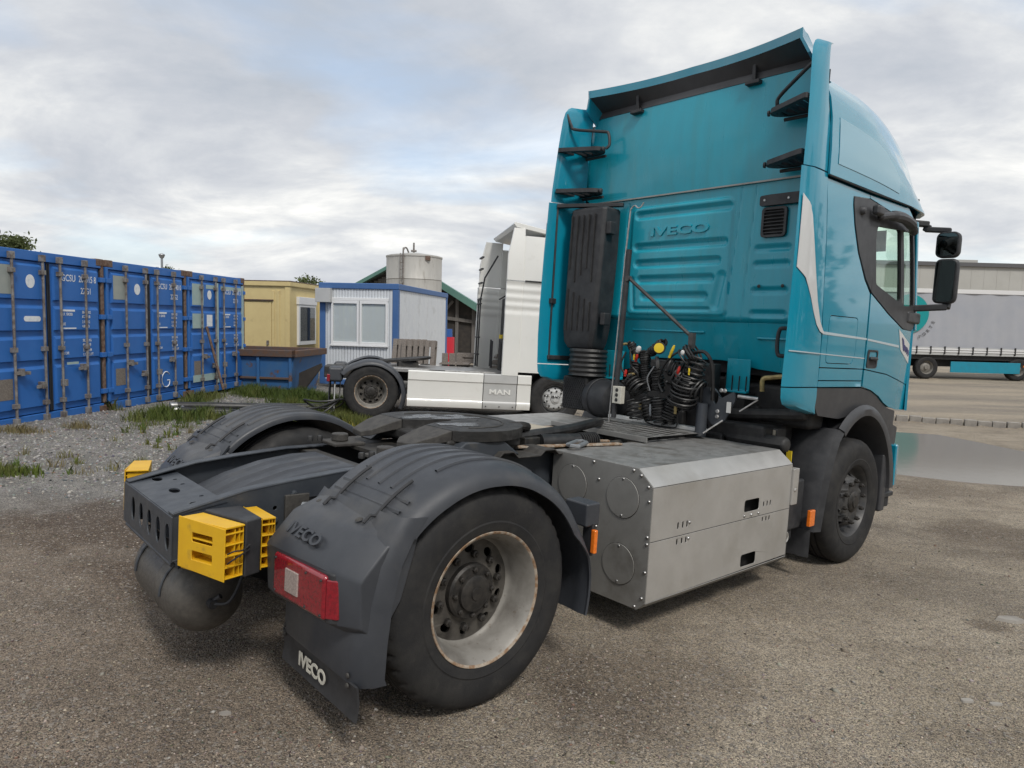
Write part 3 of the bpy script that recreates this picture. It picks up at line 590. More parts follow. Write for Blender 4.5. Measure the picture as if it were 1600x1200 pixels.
# ---- rear fenders
def fr(th):        # radius of the fender shell at angle th (degrees from forward)
    return interp(th, [-22,0,30,60,90,120,140], [.665,.655,.625,.602,.597,.610,.628])
for s in (-1, 1):
    mir = s > 0
    fd = bpy.data.objects.new('fender', None); COL.objects.link(fd); fd.parent = T
    SEC = [(-.625,-.035),(-.625,-.012),(-.63,-.003),(-.64,0),(-.78,.003),(-.95,.004),(-1.12,.002),(-1.18,-.004),(-1.222,-.016),(-1.25,-.035),(-1.266,-.06),(-1.27,-.085)]
    rows = []
    for i in range(61):
        th = lerp(-18, 141, i/60); r0 = fr(th); k = interp(th, [-18,8,24,141], [.1,.25,1,1])
        rows.append([((r0+dr*(k if dr < -.02 else 1))*cos(rad(th)), y, TR+(r0+dr*(k if dr < -.02 else 1))*sin(rad(th))) for y, dr in SEC])
    m = MB(); m.grid(rows); m.build('fender_shell', 'fender', fd, mir=mir, solid=.01, ang=50)
    for y, a0, a1 in ((-.72,62,122),(-.82,50,128),(-.92,48,128),(-1.02,46,128),(-1.12,58,112)):
        m = MB(); rr = []
        for i in range(25):
            th = lerp(a0, a1, i/24); r = fr(th)+.007; rr.append([(( r+h)*cos(rad(th)), y+w, TR+(r+h)*sin(rad(th))) for w, h in ((-.010,0),(-.006,.009),(.006,.009),(.010,0))])
        m.grid(rr); m.build('ridge', 'fender', fd, mir=mir, ang=25)
    m = MB()
    for a in (131, 136): m.add([((fr(a+d)+h)*cos(rad(a+d)), y, TR+(fr(a+d)+h)*sin(rad(a+d))) for y in (-.66,-1.20) for d, h in ((-.9,.006),(0,.012),(.9,.006))], [(0,1,4,3),(1,2,5,4)])
    m.build('ridge', 'fender', fd, mir=mir, ang=0)
    for y in (-.76, -1.10):
        P = [((fr(a)+.02)*cos(rad(a)), y, TR+(fr(a)+.02)*sin(rad(a))) for a in (122,126,130,134,138,141)]; P += [(-.53, y, .918), (-.56, y, .892)]
        m = MB(); m.tube(P, .008, 8); m.build('hold_down_strap', 'black_plastic', fd, mir=mir)
    # lamp housing (top deck, sloping face, lamp face)
    prof = [(-.475,.915),(-.60,.868),(-.625,.855),(-.725,.745),(-.735,.725),(-.725,.52),(-.69,.49),(-.62,.49),(-.55,.60),(-.50,.80)]
    rings = [[(x+dx, y, z+dz*(z > .6)) for x, z in prof] for y, dx, dz in ((-.605,.01,-.03),(-.635,-.02,-.008),(-.70,-.025,0),(-1.10,.02,0),(-1.17,.035,-.008),(-1.25,.09,-.03))]
    m = MB(); m.loft(rings); m.build('lamp_housing', 'fender', fd, mir=mir, ang=26, bevel=.008)
    # downward guard + flap
    m = MB(); rr = []
    for z, x in ((.93,-.455),(.85,-.515),(.75,-.565),(.6,-.60),(.45,-.615),(.31,-.62),(.285,-.61)):
        rr.append([(x-.02, -.605, z), (x-.03, -.64, z), (x-.03, -1.19, z), (x-.01, -1.235, z), (x+.035, -1.262, z), (x+.085, -1.27, z)])
    m.grid(rr); m.build('guard', 'fender', fd, mir=mir, solid=.012, ang=40)
    m = MB(); rr = [[(-.648+.010*sin(3*t), lerp(-.60,-1.262,u), lerp(.305,.165,t)) for u in (0,.02,.3,.6,.95,1)] for t in (0,.1,.5,1)]
    m.grid(rr); m.build('mudflap', 'black_plastic', fd, mir=mir, solid=.009)
    studs('bolt', 'ramp', fd, [(-.655,y,z) for y in (-.63,-1.2) for z in (.33,.29)], [(0,.006),(.009,.005),(.012,0)], (-1,0,0), 10, mir)
    studs('bolt', 'ramp', fd, [(-.55,y,.8905) for y in (-.70,-1.05)], [(0,.007),(.012,.006),(.018,.001)], (-.3,0,1), 10, mir)
    # tail lamp
    lp = bpy.data.objects.new('tail_lamp', None); COL.objects.link(lp); lp.parent = fd
    m = MB(); m.prism([(-.768,-.735),(-.735,-1.13),(-.69,-1.13),(-.70,-.735)], 'z', .535, .712); m.build('lens', 'red_lens', lp, bevel=.016, mir=mir)
    m = MB(); m.prism([(-.765,-.845),(-.756,-.945),(-.73,-.945),(-.73,-.845)], 'z', .575, .672); m.build('reversing_lens', 'clear_lens', lp, bevel=.004, mir=mir)
    m = MB(); m.prism([(-.728,-1.132),(-.70,-1.172),(-.64,-1.185),(-.64,-1.132)], 'z', .545, .70); m.build('side_lens', 'red_lens', lp, bevel=.006, mir=mir)
    m = MB(); m.prism([(-.745,-.722),(-.715,-1.15),(-.66,-1.19),(-.66,-.722)], 'z', .522, .724); m.build('bezel', 'black_plastic', lp, bevel=.01, mir=mir)
    m = MB(); studs('screw', 'engine_dark', lp, [(-.767+(-.735-y)*.083,y,z) for y in (-.76,-1.0,-1.11) for z in (.555,.692)], [(0,.006),(.004,.006),(.006,0)], (-1,0,0), 8, mir)
    yc = -.86*(-s) if s > 0 else -.86
    text('lettering', 'IVECO', .072, 'fender', fd, (-.692, .86*s, .803), (0,-1,0), (.68,0,.73), .005, .0022, 1.35)
    text('lettering', 'IVECO', .082, 'letter', fd, (-.6555, .90*s, .235), (0,-1,0), (0,0,1), .0012, .0025, 1.05)
    # front marker arm
    m = MB(); m.box(.60,.70,-1.10,-1.255,.745,.865); m.build('marker_arm', 'fender', fd, bevel=.012, mir=mir)
    m = MB(); m.box(.635,.66,-1.257,-1.285,.615,.735); m.build('marker_lamp', 'amber', fd, bevel=.006, mir=mir)
    m = MB(); m.box(.64,.655,-1.20,-1.26,.60,.76); m.build('marker_bracket', 'black_plastic', fd, mir=mir)
# ---- chocks in their holder (separate, lifted out by hand)
def chock(Q, zb, zt, label, slots=True):
    """plastic chock on footprint Q = rear-inner, rear-outer, front-outer, front-inner; open lattice at its outer end"""
    o = thing('wheel_chock', label, 'wheel chock', mtx=TM); A, B_, C_, D_ = [Vector((*q, 0)) for q in Q]
    def pt(s_, t_, z): return tuple(((A*(1-s_)+B_*s_)*(1-t_)+(D_*(1-s_)+C_*s_)*t_).xy)+(z,)
    ho = [rrect(.30,.74,lerp(zb,zt,c),lerp(zb,zt,d),.012,2) for c, d in ((.20,.38),(.56,.74))] if slots else []
    plate('face', [(0,zb),(1,zb-.015),(1,zt-.012),(0,zt)], ho, lambda u, v, d: pt(u, d, v), .05, 'yellow', o, bevel=.003)
    def slab(name, s0, s1, t0, t1, z0, z1): m = MB(); m.add([pt(s0,t0,z0),pt(s1,t0,z0),pt(s1,t1,z0),pt(s0,t1,z0),pt(s0,t0,z1),pt(s1,t0,z1),pt(s1,t1,z1),pt(s0,t1,z1)], [(3,2,1,0),(4,5,6,7),(0,1,5,4),(1,2,6,5),(2,3,7,6),(3,0,4,7)]); m.build(name, 'yellow', o, bevel=.002)
    slab('top', 0, 1, .05, 1, zt-.014, zt-.006)
    for z in np.linspace(zb-.008, zt-.04, 5): slab('rib', .05, .985, .05, .99, z, z+.006)
    for t in (.55, .78, .97): slab('web', .05, .98, t, t+.03, zb-.008, zt-.014)
    slab('core', .05, .25, .1, .95, zb, zt-.02)
    return o
chock([(-1.063,-.455),(-.962,-.715),(-.872,-.690),(-.955,-.43)], .62, .835, 'yellow wheel chock with two slots hung beside the teal truck tail plate')
chock([(-.783,-.43),(-.783,-.645),(-.722,-.645),(-.722,-.43)], .62, .835, 'yellow lattice wheel chock wedged between black holder and fender lamp housing', False)
chock([(-1.063,.455),(-.962,.715),(-.872,.690),(-.955,.43)], .65, .865, 'yellow wheel chock on the far side of the truck tail by the other fender')
m = MB(); m.prism([(-.868,-.69),(-.79,-.66),(-.79,-.42),(-.95,-.42)], 'z', .60, .84); m.build('chock_holder', 'black_plastic', T, bevel=.008)
m = MB(); m.tube(spline([(-.95,-.715,.72),(-.93,-.735,.735),(-.89,-.72,.73),(-.85,-.69,.74)]), .0035, 6); m.tube(spline([(-.95,-.715,.68),(-.935,-.735,.70),(-.89,-.72,.715),(-.85,-.69,.72)]), .0035, 6); m.build('chock_clip', 'engine_dark', T)

# ---- fifth wheel
fw = bpy.data.objects.new('fifth_wheel', None); COL.objects.link(fw); fw.parent = T
FX = .66
slot = [(.40,.125),(.52,.06),(FX-.02,.04),(FX+.02,0),(FX-.02,-.04),(.52,-.06),(.40,-.125)]
outl = [(FX+.45*cos(rad(a)), .49*sin(rad(a))) for a in range(-120, 121, 8)]+[(.40,.39)]+slot+[(.40,-.39)]
plate('coupling_plate', outl, [], lambda u, v, d: (u, v, 1.122-.006*math.hypot(u-FX, v)-d), .062, 'grease', fw, cu=(.5,.6,.7,.8,.9), cv=(-.3,-.15,.15,.3), bevel=.008, ang=25)
for s in (-1, 1):
    P = [(.398,.125*s),(.398,.39*s),(.30,.385*s),(.17,.33*s),(.155,.20*s),(.20,.15*s)]
    plate('entry_ramp', P if s > 0 else P[::-1], [], lambda u, v, d: (u, v, 1.120-.075*((.40-u)/.24)**1.15-d*(1-.5*(.40-u)/.24)), .062, 'ramp', fw, cu=(.22,.28,.34), bevel=.006, ang=25)
for cx, cy, r1, r2, a0 in ((.58,.19,.15,.075,.3), (.76,.02,.15,.13,.0), (.60,-.20,.13,.07,-.3), (.84,.17,.08,.06,.4)):
    P = []
    for k in range(44): t = 2*pi*k/44; w = 1+.22*sin(3*t+cx*9)+.16*sin(7*t+cy*20)+.10*sin(13*t+cx*31); P.append((cx+w*(r1*cos(t)*cos(a0)-r2*sin(t)*sin(a0)), cy+w*(r1*cos(t)*sin(a0)+r2*sin(t)*cos(a0))))
    P = [(x, y if not (x < .68 and abs(y) < .135*(.70-x)/.3+.012) else math.copysign(.135*(.70-x)/.3+.012, cy)) for x, y in P]
    plate('grease_smear', P, [], lambda u, v, d: (u, v, 1.1245-.006*math.hypot(u-FX, v)-d), .002, 'wet_grease', fw, ang=30)
m = MB(); m.tube([(FX+.33*cos(a), .36*sin(a), 1.122) for a in np.linspace(-1.9, 1.9, 30)], .004, 5); m.build('wear_ring', 'ramp', fw)
m = MB(); m.prism([(.36,-.40),(.92,-.40),(1.0,-.2),(1.0,.2),(.92,.40),(.36,.40)], 'z', 1.0, 1.066); m.build('coupling_body', 'grease', fw, bevel=.02)
for s in (-1, 1):
    m = MB(); m.prism([(.30,.965),(.86,.965),(.72,1.06),(.44,1.06)], 'y', s*.33, s*.47); m.build('pedestal', 'frame', fw, bevel=.012)
    m = MB(); m.tube([(.05,s*.26,.985),(.05,s*.26,1.03)], .05, 14); m.prism([(-.03,-.1),(.17,-.1),(.17,.1),(-.03,.1)], 'z', .962, .985); [q for q in ()]; m.v = [(x, y+(s*.26 if abs(y) < .11 and z < .99 else 0), z) for x, y, z in m.v]; m.build('stop_block', 'ramp', fw, bevel=.008)
    for x in (-.12, -.06): 
        m = MB(); m.lathe([(0,.03),(.014,.03),(.017,.025),(.017,0)], (x, s*.30, .985), (0,0,1), 6); m.build_each('bolt', 'engine_dark', fw)
# wavy mounting plate under the coupling
for s in (-1, 1):
    X = [.12,.34,.38,.46,.50,.64,.68,.76,.80,.98,1.02,1.10,1.14,1.30]; Z = [.955,.955,.972,.972,.955,.955,.99,.99,.955,.955,.985,.985,.955,.955]
    rows = [[(x, s*.31, z), (x, s*.52, z), (x, s*.52, z+.008), (x, s*.31, z+.008)] for x, z in zip(X, Z)]
    m = MB(); m.loft(rows); m.build('mounting_plate', 'ramp', fw, bevel=.002)
m = MB(); m.box(.10,1.0,-.33,.33,.945,.965); m.build_each('subframe', 'grime', fw)
m = MB(); m.tube(spline([(.98,-.18,1.09),(1.06,-.24,1.10),(1.14,-.22,1.085)]), [.03]*16+[.02], 10); m.build('release_handle', 'grease', fw)

# ---- deck clutter between coupling and cab
m = MB(); m.box(1.30,1.62,-.12,.30,1.0,1.03); m.build('wood_board', 'tan_board', T, bevel=.006)
m = MB(); m.tube(spline([(1.05,-.22,1.03),(1.3,-.25,1.05),(1.5,-.24,1.06),(1.85,-.16,1.08),(2.1,.0,1.06),(2.2,.15,1.02)]), .033, 10); m.tube([(1.18,-.30,1.0),(1.48,-.36,1.0)], .05, 12); m.build_each('cable_conduit', 'rubber_hose', T)
m = MB(); [m.tube([(1.48+i*.018,-.36-.003*i,1.0),(1.49+i*.018,-.36-.003*i,1.0)], .056, 12) for i in range(8)]; m.build('bellows', 'engine_dark', T)
m = MB(); m.bar((.95,-.33,.985),(1.75,-.50,.985), .05, .012); m.bar((1.25,-.10,.985),(1.75,-.40,.99), .04, .012); m.bar((1.1,.25,.985),(1.9,.32,.985), .06, .012); m.build_each('support_bar', 'rim_rust', T, bevel=.002)
m = MB(); m.tube([(1.28,-.455,1.0),(1.42,-.40,1.005),(1.46,-.42,1.005),(1.44,-.47,1.005),(1.30,-.53,1.0),(1.25,-.51,1.0)], .014, 8, True); m.build('lashing_ring', 'zinc', T)
m = MB(); m.box(1.05,1.25,-.30,-.12,.96,1.03); m.box(1.3,1.5,.05,.3,.9,.99); m.box(1.6,1.9,-.2,.2,.78,.92); m.tube([(1.55,-.3,.93),(2.2,-.3,.95)], .03, 8); m.tube([(1.0,.1,.9),(2.0,.05,.92)], .022, 8); m.build_each('valve_block', 'grime', T, bevel=.008)
# aluminium walkway of slotted plate, bright turned-up edge
slots = [rrect(x, x+.085, y, y+.030, .012, 2) for i, x in enumerate(np.arange(2.02, 2.58, .112)) for y in np.arange(-.51+.025*(i % 2), .34, .052)]
plate('walkway', [(1.99,-.54),(2.68,-.54),(2.68,.40),(1.99,.40)], slots, lambda u, v, d: (u, v, 1.022-d), .0012, 'alu_tread', T, ang=20)
m = MB(); m.box(2.675,2.74,-.545,.41,1.022,1.055); m.build_each('walkway_edge', 'white_plastic', T, bevel=.008)
m = MB(); m.box(1.98,1.99,-.545,.405,.985,1.02); m.build_each('walkway_edge', 'alu_dull', T, bevel=.002)

# ---- aluminium side boxes
for s in (-1, 1):
    mir = s > 0
    bx = bpy.data.objects.new('side_box', None); COL.objects.link(bx); bx.parent = T
    X0, X1 = 1.175, 2.775; fy = lambda u, v, d: (u, -1.22+d, v)
    hl = [rrect(2.165,2.35,.622,.70,.016), rrect(2.17,2.357,.258,.338,.016)]
    for x in (1.43,1.478,1.52): hl += [rrect(x,x+.013,.615,.655,.006,2), rrect(x,x+.013,.522,.558,.006,2)]
    for x in (2.405,2.452,2.494): hl += [rrect(x,x+.014,.632,.668,.006,2), rrect(x,x+.014,.53,.562,.006,2)]
    up = [h for h in hl if min(p[1] for p in h) > .57]; dn = [h for h in hl if max(p[1] for p in h) < .57]
    plate('side_panel', [(X0+.003,.574),(X1,.579),(X1,.888),(X0+.003,.878)], up, fy, .004, 'alu', bx, mir=mir, bevel=.0015)
    plate('side_panel', [(X0+.003,.228),(X1,.245),(X1,.575),(X0+.003,.57)], dn, fy, .004, 'alu', bx, mir=mir, bevel=.0015)
    for nm, P, mt in (('chamfer_panel', [(-1.219,.882),(-1.112,.970)], 'alu'), ('chamfer_panel', [(-1.165,.178),(-1.219,.226)], 'alu_dull')):
        m = MB(); m.add([(X0+.002,*P[0]),(X1,P[0][0],P[0][1]+.01),(X1,P[1][0],P[1][1]+.008),(X0+.002,*P[1])], [(0,1,2,3)]); m.build(nm, mt, bx, mir=mir, solid=.004, ang=0)
    plate('top_panel', [(X0+.002,-1.110),(X1,-1.110),(X1,-.44),(X0+.002,-.44)], [rrect(x,x+.03,y,y+.008,.003,2) for x, y in ((1.5,-.9),(1.55,-.9),(1.6,-.9),(1.5,-.84),(1.58,-.83),(1.63,-.84),(1.9,-1.0),(2.05,-1.0),(2.2,-1.0))], lambda u, v, d: (u, v, .972+.005*(u-X0)-d), .004, 'alu_tread', bx, mir=mir)
    EP = [(-.44,.972),(-1.112,.972),(-1.2205,.882),(-1.2205,.226),(-1.165,.176),(-.44,.176)]
    m = MB(); m.prism(EP, 'x', X0-.004, X0); m.build('end_panel', 'alu_dull', bx, mir=mir, bevel=.0015)
    m = MB(); m.prism(EP, 'x', X1, X1+.004); m.build('end_panel', 'alu_dull', bx, mir=mir)
    m = MB(); m.box(X0+.01,X1-.01,-1.15,-.46,.19,.94); m.box(X0+.01,X1-.01,-.46,-.45,.18,.96); m.build('inner_tank', 'engine_dark', bx, mir=mir)
    for cy, cz in ((-1.014,.787),(-1.015,.40),(-.618,.79)):
        m = MB(); m.lathe([(.118,0),(.118,.004),(.1165,.0055),(0,.0055)], (X0-.0035, cy, cz), (-1,0,0), 40); m.build('cover_disc', 'alu_dull', bx, mir=mir, ang=20)
        m = MB(); m.lathe([(.1205,0),(.1205,.0012),(.118,.0012)], (X0-.0035, cy, cz), (-1,0,0), 40); m.build('disc_seam', 'engine_dark', bx, mir=mir, ang=20)
    m = MB()
    sc = [(-.47,.95),(-.78,.953),(-1.08,.955),(-1.135,.935),(-1.19,.88),(-1.20,.80),(-1.205,.60),(-1.205,.56),(-1.205,.40),(-1.195,.25),(-1.15,.19),(-1.013,.893),(-1.015,.682),(-1.014,.504),(-1.016,.297),(-.619,.896),(-.618,.685),(-.827,.857),(-.828,.573)]
    studs('screw', 'steel', bx, [(X0-.004, y, z) for y, z in sc], [(0,.008),(.006,.0075),(.0095,.004),(.0105,0)], (-1,0,0), 10, mir)
    m = MB(); [m.lathe([(0,.008),(.006,.0075),(.0095,.004),(.0105,0)], (x, -1.22, z), (0,-1,0), 10) for x, z in ((2.17,.597),(2.257,.597),(2.348,.597),(1.55,.545),(1.55,.64))]; m.build_each('screw', 'steel', bx, mir=mir)
    m = MB(); m.box(X1+.004,X1+.085,-1.10,-1.235,.60,.86); m.box(X1+.02,X1+.05,-1.235,-1.245,.70,.72); m.build('latch_box', 'alu', bx, mir=mir, bevel=.006)
    m = MB(); m.tube([(X1+.02+.035*cos(a),-1.2,.36+.035*sin(a)) for a in np.linspace(0, 6.28, 13)[:-1]], .01, 6, True); m.build('lifting_eye', 'alu', bx, mir=mir)

# ---- cab
cab = bpy.data.objects.new('cab', None); COL.objects.link(cab); cab.parent = T
XW = 3.0
# pressed rear wall: one sheet with pressings
ys = np.linspace(-1.13, 1.13, 240); zs = np.linspace(1.885, 2.955, 150); YY, ZZ = np.meshgrid(ys, zs)
def bar_sd(y0, y1, z, hw, y2=None, z2=None):
    ax, az, bx_, bz = y0, z, y1 if y2 is None else y2, z if z2 is None else z2
    ex, ez = bx_-ax, bz-az; t = np.clip(((YY-ax)*ex+(ZZ-az)*ez)/(ex*ex+ez*ez+1e-12), 0, 1); return np.hypot(YY-ax-t*ex, ZZ-az-t*ez)-hw
def press(sd, depth, soft=.010): return depth*np.clip(.5-sd/(2*soft), 0, 1)*1.35
def rect_sd(y0, y1, z0, z1, r=.03):
    qy = np.abs(YY-(y0+y1)/2)-(y1-y0)/2+r; qz = np.abs(ZZ-(z0+z1)/2)-(z1-z0)/2+r; return np.hypot(np.maximum(qy, 0), np.maximum(qz, 0))+np.minimum(np.maximum(qy, qz), 0)-r
H = np.zeros_like(YY)
H += press(rect_sd(-.46, .54, 1.935, 2.87, .05), .012)             # the big middle field stands proud
for z, a, b_ in ((2.80, .47, -.42), (2.52, .47, -.40), (2.375, .45, -.35), (2.235, .41, -.30), (2.09, .36, -.25)): H -= press(bar_sd(b_, a, z, .028), .016, .014)
H -= press(bar_sd(-.30, .46, 1.985, .012), .010); H -= press(bar_sd(-.40, -.36, 2.25, .03, -.36, 2.02), .014, .02); H -= press(bar_sd(.50, .44, 2.25, .012, .47, 2.0), .010)
H -= press(bar_sd(-.52, -.45, 2.93, .003, -.45, 1.89), .008, .006); H -= press(bar_sd(-.64, -.59, 2.93, .003, -.59, 1.89), .008, .006)
H -= press(bar_sd(.60, .60, 2.92, .003, .64, 1.9), .008, .006)
for z in (2.45, 2.33, 2.13, 1.955): H -= press(bar_sd(-.93, -.69, z, .02), .014, .014)
H -= .06*np.clip((np.abs(YY)-1.03)/.1, 0, 1)**2
H -= .03*np.clip((1.93-ZZ)/.045, 0, 1)**2
H += .03*(1-((ZZ-2.4)/.6)**2)*0
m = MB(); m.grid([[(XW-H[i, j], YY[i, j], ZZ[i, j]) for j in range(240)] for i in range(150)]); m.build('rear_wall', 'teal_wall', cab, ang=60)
text('lettering', 'IVECO', .105, 'teal_wall', cab, (XW-.018, .035, 2.645), (0,-1,0), (0,0,1), .010, .0035, 1.95)
# sloping lower wall with ribs and cab mounts
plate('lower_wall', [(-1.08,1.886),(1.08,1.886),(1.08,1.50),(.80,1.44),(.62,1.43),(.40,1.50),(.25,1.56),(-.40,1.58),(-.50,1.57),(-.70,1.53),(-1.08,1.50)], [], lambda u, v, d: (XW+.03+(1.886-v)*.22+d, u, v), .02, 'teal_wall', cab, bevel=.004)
m = MB()
for y0, y1, z in ((-.25,.50,1.80),(-1.0,-.72,1.77)): m.bar((XW+.045,y0,z),(XW+.045,y1,z), .02, .018)
m.build_each('wall_rib', 'teal_wall', cab, bevel=.008)
for y in (-.60, .66):
    m = MB(); m.prism([(XW+.03,1.60),(XW+.03,1.34),(XW-.02,1.335),(XW-.02,1.35),(XW+.015,1.36),(XW+.015,1.60)], 'y', y-.1, y+.1); m.build('cab_mount', 'teal_wall', cab, bevel=.004)
    m = MB(); m.box(XW+.0,XW+.25,y-.08,y+.08,1.15,1.335); [m.tube([(XW-.01,y+k,1.345),(XW-.01,y+k,1.47)], .006, 6) for k in (-.09,-.03,.03,.09)]; m.build('mount_bracket', 'engine_dark', cab, bevel=.01)
# upper rear panel of the roof shell
up = rpoly([(-1.14,2.962),(1.14,2.962),(1.13,3.40),(1.08,3.745),(-1.08,3.745),(-1.13,3.40)], .13, 6)
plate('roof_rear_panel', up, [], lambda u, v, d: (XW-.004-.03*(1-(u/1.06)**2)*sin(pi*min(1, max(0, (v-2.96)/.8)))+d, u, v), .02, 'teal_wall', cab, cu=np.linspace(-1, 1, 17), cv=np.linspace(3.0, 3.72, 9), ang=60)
m = MB(); m.bar((XW-.012,-1.06,2.958),(XW-.012,1.06,2.958), .02, .012); m.build('roof_seam', 'alu_dull', cab)
# vent with louvres, bracket over it
vt = bpy.data.objects.new('vent', None); COL.objects.link(vt); vt.parent = cab
plate('vent_frame', rrect(-.915,-.715,2.53,2.755,.03), [rrect(-.895,-.735,2.55,2.735,.015)], lambda u, v, d: (XW-.028+d, u, v), .026, 'black_plastic', vt, bevel=.003)
for i in range(7):
    m = MB(); m.bar((XW-.02,-.895,2.56+i*.026),(XW-.02,-.735,2.56+i*.026), .018, .006, (0.6,0,1)); m.build('louvre', 'black_plastic', vt)
m = MB(); m.box(XW-.004,XW-.002,-.90,-.73,2.545,2.74); m.build('vent_back', 'engine_dark', vt)
plate('bracket', rpoly([(-.70,2.765),(-.70,2.84),(-.78,2.845),(-1.13,2.845),(-1.13,2.80),(-1.0,2.765)], .015), [], lambda u, v, d: (XW-.045+d, u, v), .03, 'black_plastic', cab, bevel=.004)
m = MB(); [m.lathe([(0,.006),(.008,.006),(.012,0)], (XW-.045,y,2.805), (-1,0,0), 10) for y in (-.74,-.93)]; m.build_each('bolt', 'steel', cab)
m = MB(); m.box(XW-.09,XW-.02,-1.16,-1.10,2.80,2.93); m.build('stay', 'black_plastic', cab, bevel=.01)
m = MB(); [m.lathe([(0,.004),(.01,.003),(.014,0)], (XW-.012,y,2.165), (-1,0,0), 10) for y in (-.73,-.92)]; m.build_each('plug', 'engine_dark', cab)
m = MB(); m.tube(spline([(2.93,-1.12,1.845),(2.86,-1.03,1.845),(2.85,-1.0,1.83),(2.85,-.99,1.74),(2.85,-1.0,1.66),(2.86,-1.03,1.645),(2.93,-1.12,1.645)], 4), .015, 8); m.build('grab_handle', 'black_plastic', cab)

# side skins (right side; mirrored for the left)
def SK(u, v, d): return (u, -1.25+.018*((v-2.15)/.8)**2+.10*max(0, u-4.35)**2+d, v)
CU, CV = np.arange(3.0, 4.9, .15), np.arange(1.3, 3.0, .15)
TRIM = rpoly([(3.335,2.79),(3.335,2.845),(3.62,2.875),(3.80,2.862),(4.30,2.82),(4.56,2.775),(4.70,2.30),(4.80,2.10),(4.79,1.985),(4.74,1.93),(4.49,1.935),(4.146,2.04),(3.765,2.18),(3.63,2.275),(3.47,2.46),(3.38,2.64)], .03, 3)
WIN = rpoly([(3.79,2.70),(4.255,2.735),(4.365,2.165),(4.32,2.15),(3.83,2.25),(3.765,2.60)], .03, 3); QW = rpoly([(4.315,2.735),(4.535,2.755),(4.70,2.14),(4.45,2.125)], .02, 3)
for s in (-1, 1):
    mir = s > 0
    plate('side_panel', [(3.012,1.582),(3.765,1.582),(3.742,2.17),(3.62,2.265),(3.46,2.455),(3.37,2.64),(3.328,2.785),(3.328,2.850),(3.62,2.882),(3.62,2.912),(2.895,2.898),(2.935,2.5),(2.955,2.1),(2.998,1.81)], [rpoly([(3.08,1.96),(3.575,1.97),(3.585,1.68),(3.54,1.61),(3.09,1.61)], .04, 4)], SK, .02, 'teal', cab, cu=CU, cv=CV, mir=mir, bevel=.002, ang=30)
    plate('hatch', rpoly([(3.086,1.954),(3.569,1.964),(3.579,1.682),(3.537,1.616),(3.096,1.616)], .036, 4), [], SK, .02, 'teal', cab, cu=CU, cv=CV, mir=mir, bevel=.003, ang=30)
    plate('side_panel', [(3.014,1.488),(3.765,1.488),(3.765,1.574),(3.013,1.574)], [], SK, .02, 'teal', cab, cu=CU, mir=mir, bevel=.003)
    plate('side_panel', [(3.018,1.438),(3.775,1.438),(3.768,1.480),(3.015,1.480)], [], SK, .02, 'teal', cab, cu=CU, mir=mir, bevel=.003)
    dr = bpy.data.objects.new('door', None); COL.objects.link(dr); dr.parent = cab
    plate('door_skin', [(3.792,1.580),(4.25,1.545),(4.80,1.452),(4.775,1.925),(4.49,1.930),(4.146,2.034),(3.768,2.172),(3.786,1.8)], [], SK, .02, 'teal', dr, cu=CU, cv=CV, mir=mir, bevel=.002, ang=30)
    plate('door_skin', [(3.802,1.438),(3.98,1.41),(4.15,1.36),(4.28,1.30),(4.40,1.262),(4.60,1.235),(4.83,1.225),(4.803,1.444),(4.25,1.537),(3.794,1.572)], [], SK, .02, 'teal', dr, cu=CU, cv=CV, mir=mir, bevel=.003, ang=30)
    hd = bpy.data.objects.new('door_handle', None); COL.objects.link(hd); hd.parent = dr
    plate('handle_surround', rrect(3.815,4.02,1.59,1.735,.025), [rrect(3.85,4.0,1.61,1.72,.02)], lambda u, v, d: SK(u, v, d-.006), .012, 'black_plastic', hd, mir=mir, bevel=.003)
    m = MB(); m.box(3.845,4.0,-1.243,-1.24,1.60,1.725); m.build('handle_recess', 'engine_dark', hd, mir=mir)
    m = MB(); m.tube([(3.87,-1.245,1.665),(3.89,-1.262,1.665),(3.96,-1.262,1.665),(3.98,-1.245,1.665)], .014, 8); m.build('handle_bar', 'black_plastic', hd, mir=mir)
    plate('door_header', [(3.63,2.885),(3.63,2.914),(4.42,2.945),(4.58,2.86),(4.60,2.79),(4.30,2.83),(3.80,2.872)], [], SK, .02, 'teal', dr, cu=CU, mir=mir, bevel=.002)
    plate('window_surround', TRIM, [WIN, QW], lambda u, v, d: SK(u, v, d-.006), .03, 'dark_trim', dr, cu=CU, cv=CV, mir=mir, bevel=.002, ang=30)
    plate('window_glass', WIN, [], lambda u, v, d: SK(u, v, d+.008), .004, 'glass', dr, mir=mir, cu=CU, cv=CV)
    plate('window_glass', QW, [], lambda u, v, d: SK(u, v, d+.008), .004, 'glass', dr, mir=mir, cu=CU, cv=CV)
    m = MB(); m.tube([SK(4.285,2.735,.004), SK(4.408,2.145,.004)], .012, 8); m.build('window_bar', 'alu_dull', dr, mir=mir)
    m = MB(); m.tube([SK(3.748,2.875,-.004), SK(3.752,2.18,-.004)], .004, 6); m.build('door_seam', 'engine_dark', dr, mir=mir)
    m = MB(); m.tube(spline([(3.72,-1.275,2.755),(3.9,-1.30,2.79),(4.1,-1.315,2.80),(4.3,-1.31,2.775),(4.42,-1.29,2.73)]), [.012]+[.03]*8+[.042]*16+[.035]*7+[.015], 10); m.build('wind_deflector', 'dark_trim', dr, mir=mir)
    m = MB(); m.box(3.60,3.72,-1.262,-1.32,2.755,2.83); m.build('deflector_clip', 'dark_trim', dr, bevel=.02, mir=mir)
    m = MB(); m.lathe([(0,.035),(.022,.03),(.033,.012),(.035,0)], SK(3.47,2.765,-.004), (0,-1,0), 14); m.build('marker_knob', 'dark_trim', cab, mir=mir)
